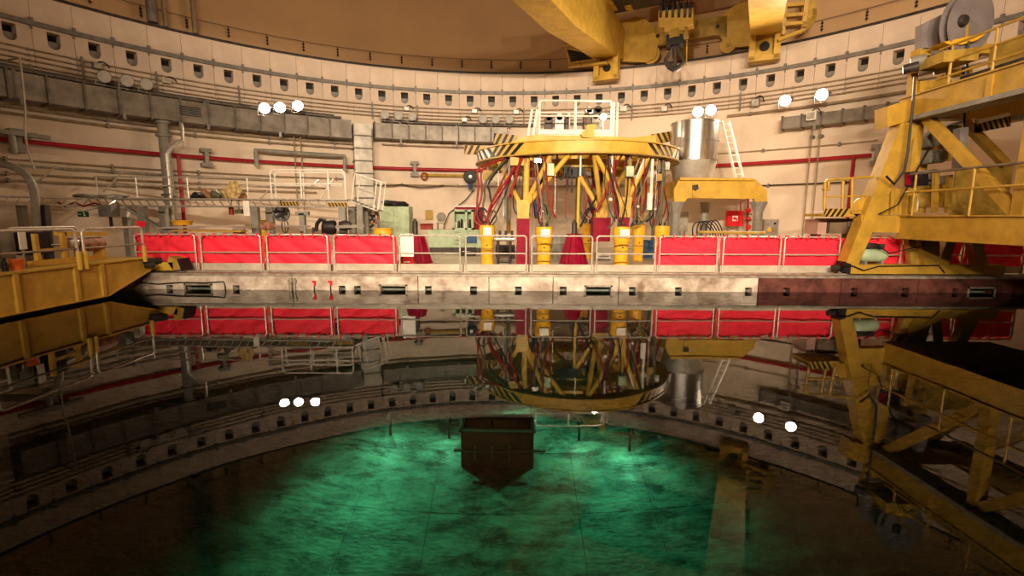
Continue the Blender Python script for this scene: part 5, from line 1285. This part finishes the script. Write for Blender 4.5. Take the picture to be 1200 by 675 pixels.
for w_ in (0, .75):
    for z in (zt - .025, zb - .025): part('chord', MB().beam(e0 + en * w_ + Vector((0, 0, z)), e1 + en * w_ + Vector((0, 0, z)), .08, .05), 'galv', gw)
for k_ in range(int((e1 - e0).length / .30)):
    a_ = e0 + ed * .30 * k_; part('lattice_bar', MB().beam(a_ + Vector((0, 0, zt - .04)), a_ + ed * .15 + Vector((0, 0, zb)), .03, .04, up=en), 'galv', gw)
part('grating', MB().prism([e0 + Vector((0, 0, zt - .03)), e1 + Vector((0, 0, zt - .03)), e1 + en * .75 + Vector((0, 0, zt - .03)), e0 + en * .75 + Vector((0, 0, zt - .03))], (0, 0, .03)), 'grey_paint', gw)
for f_ in (.55, .9): q = e0.lerp(e1, f_) + en * .35; part('post', MB().bx(q.x - .1, q.x + .1, q.y - .1, q.y + .1, DECK, zb - .04), 'grey_paint', gw)
part('brace', MB().beam(P(148, 243, WY - .05), P(196, 273, WY - .05), .1, .16, up=(0, 1, 0)), 'grey_paint', gw)
part('tape', MB().bx(P(163, 262, WY).x, P(173, 262, WY).x, WY - .14, WY - .1, P(168, 266, WY).z, P(168, 259, WY).z), 'red_sheet', gw)
hazard(gw, P(327, 241, WY - .07), P(350, 241, WY - .07), .14, (0, 1, 0), 6); hazard(gw, P(384, 242, WY - .07), P(407, 242, WY - .07), .14, (0, 1, 0), 6)
# handrails
hr = MB()
for y, z0_, px0, px1 in ((WY + .02, 3.86, 317, 401), (WY + 1.08, 3.86, 322, 401)):
    x0_, x1_ = P(px0, 210, y).x, P(px1, 210, y).x
    hr.tube([(x0_, y, zt), (x0_, y, z0_ - .12), (x0_ + .1, y, z0_), (x1_, y, z0_), (x1_ + .1, y, z0_ - .1), (x1_ + .1, y, zt)], .03, 6)
    hr.cyl((x0_, y, 3.36), (x1_, y, 3.36), .025, 6)
    for f_ in (.42, .8): hr.cyl((x0_ + (x1_ - x0_) * f_, y, zt), (x0_ + (x1_ - x0_) * f_, y, z0_), .028, 6)
part('handrail', hr, 'white_paint', gw)
hr = MB()
for z in (3.34, 3.66): hr.cyl((P(112, 220, WY + 1.08).x, WY + 1.08, z), (P(372, 220, WY + 1.08).x, WY + 1.08, z), .03, 6)
for px in (114, 160, 220, 290): hr.cyl((P(px, 220, WY + 1.08).x, WY + 1.08, zt), (P(px, 220, WY + 1.08).x, WY + 1.08, 3.66), .028, 6)
part('handrail', hr, 'rail_tube', gw)
part('stay', MB().cyl(P(31, 225, 16.5), P(66, 194, 16.9), .03, 6), 'rail_tube', gw)
for (a_, b_) in (((121, 225), (146, 199)), ((375, 233), (391, 210)), ((305, 233), (313, 225)), ((366, 218), (374, 211))):
    part('stay', MB().cyl(P(*a_, WY - .03), P(*b_, WY + .3), .03, 6), 'rail_tube', gw)
# stair at the right end
st = thing('access_ramp', 'short railed metal ramp stepping down from the right end of the gangway', 'ramp', (P(440, 250, WY).x, WY + .4, DECK))
q0, q1 = Vector((xb - .01, WY, zt - .06)), P(441, 247, WY)
for y in (WY + .16, WY + .84):
    a_, b_ = Vector((q0.x, y, q0.z)), Vector((q1.x, y, q1.z))
    part('stringer', MB().beam(a_, b_, .05, .12, up=(0, 1, 0)), 'galv', st)
    part('handrail', MB().tube([b_, b_ + Vector((.16, 0, 1.05)), a_ + Vector((.25, 0, 1.0)), a_ + Vector((.1, 0, 0))], .024, 6), 'white_paint', st)
    part('mid_rail', MB().cyl(a_ + Vector((.18, 0, .5)), b_ + Vector((.08, 0, .52)), .02, 6), 'rail_tube', st)
    part('baluster', MB().cyl(b_ - (b_ - a_) * .14, b_ - (b_ - a_) * .14 + Vector((.15, 0, 1.02)), .022, 6), 'white_paint', st)
    part('support', MB().bx(a_.x + .30, a_.x + .50, y - .08, y + .08, DECK, a_.z + (b_.z - a_.z) * .4 / (b_.x - a_.x)), 'grey_paint', st)
for k_ in range(6):
    f_ = (k_ + .5) / 6; part('tread', MB().box((q0.x + (q1.x - q0.x) * f_, WY + .50, q0.z + (q1.z - q0.z) * f_), .2, .66, .03), 'galv', st)
# bags on the gangway
for k_, (px, py, sx, sz, mt_, lab) in enumerate(((231, 231, .30, .13, 'hose_black', 'dark crumpled bag at the left of the pile on the gangway'), (243, 231, .32, .22, 'bag_brown', 'brown crumpled bag in the pile on the gangway'), (253, 231, .2, .18, 'hose_olive', 'olive crumpled bag in the middle of the pile on the gangway'),
                                        (266, 231, .42, .20, 'bag_gold', 'long golden foil bag in the pile on the gangway'), (274, 231, .32, .36, 'bag_gold', 'tall shiny golden bag in the pile on the gangway'), (284, 231, .22, .16, 'bag_brown', 'small brown bag at the right of the pile on the gangway'))):
    q = P(px, py, WY + (.78 if k_ % 2 else .26)); solo('crumpled_bag', lumpy((q.x, q.y, zt - .004), sx * .8, .18, sz, 20 + k_, .15), mt_, lab, 'bag')
for px, lab, mt_ in ((100, 'coil of dark cable lying on the gangway', 'grey_paint'), (134, 'pale bundle of cloth lying on the gangway', 'duct_light')):
    q = P(px, 228, WY + .5); solo('gangway_bundle', lumpy((q.x, q.y, zt), .5, .3, .09, int(px), .15), mt_, lab, 'bundle')
# gear below the gangway
az, z = WA(97, 251, R - .05)
t = thing('exit_sign', 'small green exit sign with white pictogram on the left wall', 'sign', C(az, R, z - .15))
q = P(97.5, 251, 17.0); t.location = q - Vector((0, 0, .15)); MW[t.name] = Matrix.Translation(t.location)
part('plate', MB().box(q, .36, .04, .19), 'exit_green', t)
part('running_figure', MB().box(q + Vector((.05, -.025, .0)), .03, .006, .08).box(q + Vector((.07, -.025, -.05)), .06, .006, .025).box(q + Vector((.05, -.025, .06)), .035, .006, .03), 'white_paint', t)
part('arrow', MB().box(q + Vector((-.1, -.025, 0)), .1, .006, .02), 'white_paint', t)
part('hanger', MB().cyl(q + Vector((0, .0, .09)), Vector((q.x, WY, zb - .03)), .012, 5), 'dark_steel', t)
q = P(128, 247, 17.6)
t = thing('hung_motor', 'dark grey motor box hung under the gangway', 'motor', q - Vector((0, 0, .4)))
part('box', MB().box(q, .46, .4, .42), 'grey_beam', t); part('stem', MB().cyl(q + Vector((.02, 0, -.2)), q + Vector((.02, 0, -.62)), .05, 8), 'black', t); part('hook', MB().tube([q + Vector((-.02, 0, .2)), q + Vector((0, .3, .36)), q + Vector((0, .5, zb - q.z))], .04, 6), 'galv', t)
q = P(147, 246, 18.8)
t = thing('white_post', 'white topped grey post standing under the gangway', 'post', (q.x, q.y, DECK)); part('cap', MB().box(q - Vector((0, 0, .06)), .22, .2, .45), 'white_paint', t); part('shaft', MB().bx(q.x - .1, q.x + .1, q.y - .1, q.y + .1, DECK, q.z - .27), 'grey_paint', t)
q = P(289, 244, WY - .18)
solo('white_tag', MB().box(q, .22, .03, .55).cyl(q + Vector((0, .0, .25)), Vector((q.x, WY - .02, zb + .02)), .02, 5), 'white_paint', 'long white tag hung from the gangway edge', 'tag')
q = P(271, 246, WY + .3)
solo('red_bottle', MB().lathe(q - Vector((0, 0, .18)), [(0, 0), (.09, 0), (.09, .26), (.04, .32), (.04, .38), (0, .38)], 10).tube([q + Vector((0, 0, .15)), Vector((q.x, q.y + .1, zt - .02))], .015, 5), 'hose_red', 'small red bottle hung under the gangway', 'bottle')
solo('dark_bottle', MB().box(P(280, 248, WY + .3), .26, .15, .16).cyl(P(280, 246, WY + .3), Vector((P(280, 246, WY + .3).x, WY + .35, zt - .02)), .015, 5), 'hose_olive', 'small dark green box hung under the gangway', 'box')
cz = MB(); cz.tube([P(x, y, 17.8) for x, y in ((68, 237), (76, 242), (88, 237), (98, 242), (110, 238), (118, 240))], .03, 5)
solo('red_cable', cz, 'dark_red', 'dark red cable looping under the gangway lattice', 'cable')
# long white beam behind the left sheets with reflective scaffold boards
t = thing('scaffold_boards', 'stack of pale boards and tubes on trestles behind the left red sheets', 'scaffold', (P(240, 275, 17.2).x, 17.2, DECK))
part('board', MB().beam(P(190, 267, 17.2), P(292, 264, 17.2), .5, .06), 'duct_light', t); part('board', MB().beam(P(205, 270, 17.0), P(286, 271, 17.0), .4, .06), 'yellow_dull', t)
for px in (200, 280): part('trestle', MB().beam((P(px, 268, 17.2).x, 17.2, DECK), P(px, 268, 17.2), .1, .4), 'grey_paint', t)
t = thing('yellow_tray', 'yellow tray lying on the pale boards', 'tray', P(214, 265, 17.2))
q = P(214, 265, 17.2)
part('tray', MB().lathe(q + Vector((0, 0, .04)), [(0, 0), (.28, 0), (.34, .14), (.31, .14), (.26, .03), (0, .03)], 16), 'yellow_bright', t)
part('rim', MB().tube([q + Vector((.34 * math.cos(k_ * PI / 8), .34 * math.sin(k_ * PI / 8), .18)) for k_ in range(16)], .02, 5, closed=True), 'yellow_bright', t)
t = thing('handwheel_valve', 'valve with spindle and large handwheel under the gangway', 'valve', (P(334, 262, 17.4).x, 17.4, DECK))
q = P(334, 265, 17.4)
part('handwheel', MB().tube([q + Vector((.09 * math.cos(k_ * PI / 10), .05 * math.cos(k_ * PI / 10), .24 * math.sin(k_ * PI / 10))) for k_ in range(20)], .022, 6, closed=True).cyl(q - Vector((0, 0, .24)), q + Vector((0, 0, .24)), .015, 5), 'dark_steel', t)
part('spindle', MB().cyl(q - Vector((.7, 0, 0)), q + Vector((.9, 0, 0)), .04, 8), 'galv', t)
part('body', MB().lathe(q - Vector((.62, 0, 0)), [(0, -.25), (.1, -.22), (.18, 0), (.1, .22), (0, .25)], 12, axis=(1, 0, 0)), 'bag_brown', t)
for s_ in (-.6, .7): part('stand', MB().cyl((q.x + s_, q.y, DECK), (q.x + s_, q.y, q.z), .06, 8), 'grey_paint', t)
q = P(330, 250, 18.9)
t = thing('hung_fan', 'dark round fan hung under the gangway', 'fan', q - Vector((0, 0, .35)))
part('housing', MB().lathe(q, [(0, .1), (.25, .1), (.32, .05), (.32, -.08), (.28, -.08), (.27, 0)], 18, axis=(0, 1, 0)), 'grey_beam', t)
for k_ in range(5): part('blade', MB().beam(q + Vector((0, -.02, 0)), q + Vector((.25 * math.cos(k_ * 1.257), -.02, .25 * math.sin(k_ * 1.257))), .1, .02, up=(0, 1, .3)), 'dark_steel', t)
part('hanger', MB().cyl(q + Vector((0, 0, .3)), Vector((q.x, q.y, zt - .02)), .03, 6), 'grey_beam', t)
t = thing('pipe_support', 'grey tee pipe support rising under the gangway', 'support', (P(355, 262, 18.4).x, 18.4, DECK))
part('post', MB().bx(P(352, 262, 18.4).x, P(358, 262, 18.4).x, 18.3, 18.5, DECK, P(355, 250, 18.4).z), 'grey_paint', t); part('head', MB().beam(P(347, 250, 18.4), P(362, 250, 18.4), .2, .14), 'grey_paint', t)
t = thing('pump_motor', 'black motor pump set behind the red sheets under the gangway', 'pump', (P(393, 270, 17.0).x, 17.0, DECK))
q = P(385, 266, 17.0)
part('motor', MB().lathe(q, [(0, -.22), (.2, -.2), (.25, -.1), (.25, .2), (.18, .26), (0, .28)], 16, axis=(1, .3, 0)), 'black', t)
part('housing', MB().lathe(q + Vector((.55, .1, .05)), [(0, -.2), (.16, -.18), (.2, 0), (.12, .2), (0, .22)], 14, axis=(1, 0, 0)), 'dark_steel', t)
part('hose', MB().tube([q + Vector((-.42, -.05, -.15)), q + Vector((-.38, -.05, .1)), q + Vector((-.25, -.05, .26)), q + Vector((-.1, -.05, .22)), q + Vector((-.02, -.05, .05))], .07, 8), 'black', t)
part('frame', MB().beam(q + Vector((-.3, 0, -.3)), q + Vector((1.3, 0, -.3)), .4, .08).beam(q + Vector((.3, -.15, .0)), q + Vector((1.3, -.15, .05)), .06, .1).bx(q.x - .2, q.x - .1, 16.9, 17.1, DECK, q.z - .3).bx(q.x + 1.1, q.x + 1.2, 16.9, 17.1, DECK, q.z - .3), 'grey_paint', t)
for k_, px in enumerate((367, 378)):
    q = P(px, 270, 17.5)
    solo('valve_stub', MB().lathe((q.x, q.y, DECK), [(0, 0), (.12, 0), (.12, .6), (.07, .65), (.07, .95), (.12, .97), (.12, 1.02), (.04, 1.05), (.04, 1.3 + .1 * k_), (0, 1.32 + .1 * k_)], 12), 'dark_steel', 'dark steel valve stub behind the red sheets', 'valve', 'valve stubs behind the sheets')
t = thing('cable_rack', 'open grey rack full of coiled cables beside the yellow drum', 'rack', (P(432, 262, 19.6).x, 19.6, DECK))
a_, b_ = P(424, 272, 19.6), P(443, 241, 19.6)
fr = MB()
for x in (a_.x, b_.x): fr.bx(x - .04, x + .04, 19.5, 19.6, DECK, b_.z)
fr.bx(a_.x, b_.x, 19.5, 19.6, b_.z - .06, b_.z).bx(a_.x, b_.x, 19.5, 19.6, 1.6, 1.66)
part('frame', fr, 'galv', t)
for k_ in range(4):
    c_ = P(432 + (k_ % 2) * 5, 251 + k_ * 4, 19.45); part('coil', MB().tube([c_ + Vector((.22 * math.cos(j * PI / 9), .03 * (j % 2), .24 * math.sin(j * PI / 9))) for j in range(18)], .05, 6, closed=True), ('hose_black', 'bag_brown', 'dark_steel', 'grey_beam')[k_], t)
part('white_cap', MB().lathe(P(437, 249, 19.42), [(0, .08), (.06, .08), (.08, -.08), (0, -.1)], 10), 'white_paint', t)
for px, lab in ((368, 'small red valve handle on the pool edge beside the twin pipes'), (387, 'small red valve handle on the pool edge beside the open slots')):
    q = P(px, 330, EDGE_Y - .022)
    t = thing('edge_valve', lab, 'valve', (q.x, EDGE_Y - .05, .2))
    part('handle', MB().box(q, .12, .05, .05).box(q + Vector((.02, 0, -.07)), .06, .05, .1), 'red_bright', t)
    part('stem', MB().cyl(q - Vector((0, 0, .05)), q - Vector((0, 0, .3)), .02, 6), 'dark_steel', t)
solo('ledge_pipe', MB().cyl(P(340.5, 326, EDGE_Y - .06), P(340.5, 345, EDGE_Y - .06), .05, 8).cyl(P(345, 326, EDGE_Y - .06), P(345, 345, EDGE_Y - .06), .035, 8).bx(P(338, 330, EDGE_Y).x, P(348, 330, EDGE_Y).x, EDGE_Y - .08, EDGE_Y + .02, .24, .3), 'coping_steel', 'twin upright pipes on the concrete pool edge', 'pipe')
solo('ledge_cable', MB().tube([P(x, y, EDGE_Y - .016) for x, y in ((165, 331), (185, 333), (212, 331), (240, 331.5), (255, 330.5), (262, 330), (264, 336), (264, 339.5))], .02, 5), 'black', 'thin black cable looping along the concrete pool edge', 'cable')
# ================================================================== UNDER WATER
def ubox(px0, px1, y0_, y1_): pass
rk = thing('fuel_rack', 'dark steel rack standing under water on the pool floor', 'rack', (-.36, 12.15, -8.0))
x0_, x1_, y0_, y1_, z1_ = -1.31, .58, 11.85, 12.45, -6.72
part('body', MB().bx(x0_, x1_, y0_, y0_ + .06, -8.0, z1_).bx(x0_, x1_, y1_ - .06, y1_, -8.0, z1_).bx(x0_, x0_ + .06, y0_, y1_, -8.0, z1_).bx(x1_ - .06, x1_, y0_, y1_, -8.0, z1_).bx(x0_ + .03, x1_ - .03, y0_ + .03, y1_ - .03, -7.95, -7.25), 'dark_steel', rk)
part('rim', MB().bx(x0_ - .05, x1_ + .05, y0_ - .05, y0_ + .03, z1_ - .05, z1_).bx(x0_ - .05, x0_ + .03, y0_ - .05, y1_ + .05, z1_ - .05, z1_).bx(x1_ - .03, x1_ + .05, y0_ - .05, y1_ + .05, z1_ - .05, z1_).bx(x0_ - .05, x1_ + .05, y1_ - .03, y1_ + .05, z1_ - .05, z1_), 'grey_beam', rk)
part('cross_bar', MB().bx(x0_ - .18, x1_ + .3, y0_ - .06, y0_, -7.42, -7.36), 'grey_beam', rk)
for x in (-.95, -.5, -.05): part('bolt_bar', MB().bx(x - .03, x + .03, y0_ - .07, y0_, -7.7, -7.15), 'grey_beam', rk)
def added_pool_lamp(x, y, z, tx, ty, tz, pw, lab, ang_=110):  # assumed underwater lamps, unseen, added to light the pool floor
    t = thing('added_pool_lamp', lab, 'added underwater lamp', (x, y, z))
    d = (Vector((tx, ty, tz)) - Vector((x, y, z))).normalized()
    part('housing', MB().lathe((x, y, z), [(0, -.16), (.06, -.15), (.08, -.03), (.10, .02), (.09, .03)], 14, axis=d), 'dark_steel', t)
    part('mast', MB().beam((x, y + .1, -8.0), (x, y + .1, z), .06, .06) if y < 13 else MB().beam((x, y, z), (x, EDGE_Y, z + .15), .06, .06), 'dark_steel', t)
    ld = bpy.data.lights.new('added_pool_light', 'SPOT'); ld.energy = pw; ld.color = (.80, 1.0, .92); ld.spot_size = rad(ang_); ld.spot_blend = .8; ld.shadow_soft_size = .12
    lo = bpy.data.objects.new('added_lamp_light', ld); col.objects.link(lo); lo.parent = t
    M = d.to_track_quat('-Z', 'Y').to_matrix().to_4x4(); lo.rotation_euler = M.to_euler(); lo.location = d * .06
added_pool_lamp(-1.75, 12.75, -7.3, -1.7, 12.0, -8, POOL_LAMP_ADDED * .4, 'added underwater lamp on a short stand beside the left end of the rack', 160)
added_pool_lamp(-3.4, 12.75, -7.3, -3.3, 12.0, -8, POOL_LAMP_ADDED * .4, 'added underwater lamp on the short stand farthest to the bridge side of the rack', 160)
added_pool_lamp(1.9, 12.7, -7.3, 1.9, 12.0, -8, POOL_LAMP_ADDED * .4, 'added underwater lamp on a short stand beside the right end of the rack', 160)
added_pool_lamp(3.2, 12.2, -7.3, 3.1, 11.4, -8, POOL_LAMP_ADDED * .5, 'added underwater lamp on the short stand farthest to the gantry side of the rack', 160)
added_pool_lamp(-5.0, 13.9, -4.7, -4.2, 9.8, -8, POOL_LAMP_ADDED * 5, 'added underwater lamp on the pool end wall farthest toward the bridge', 36)
added_pool_lamp(.2, 13.9, -6.9, .2, 13.1, -8, POOL_LAMP_ADDED * .8, 'added underwater lamp on the pool end wall straight behind the rack', 130)
added_pool_lamp(-3.9, 13.9, -4.7, -2.0, 9.8, -8, POOL_LAMP_ADDED * 6.0, 'added underwater lamp on the pool end wall toward the bridge', 100)
added_pool_lamp(3.0, 13.9, -4.7, 1.8, 10.2, -8, POOL_LAMP_ADDED * 4.0, 'added underwater lamp on the pool end wall toward the gantry', 100)
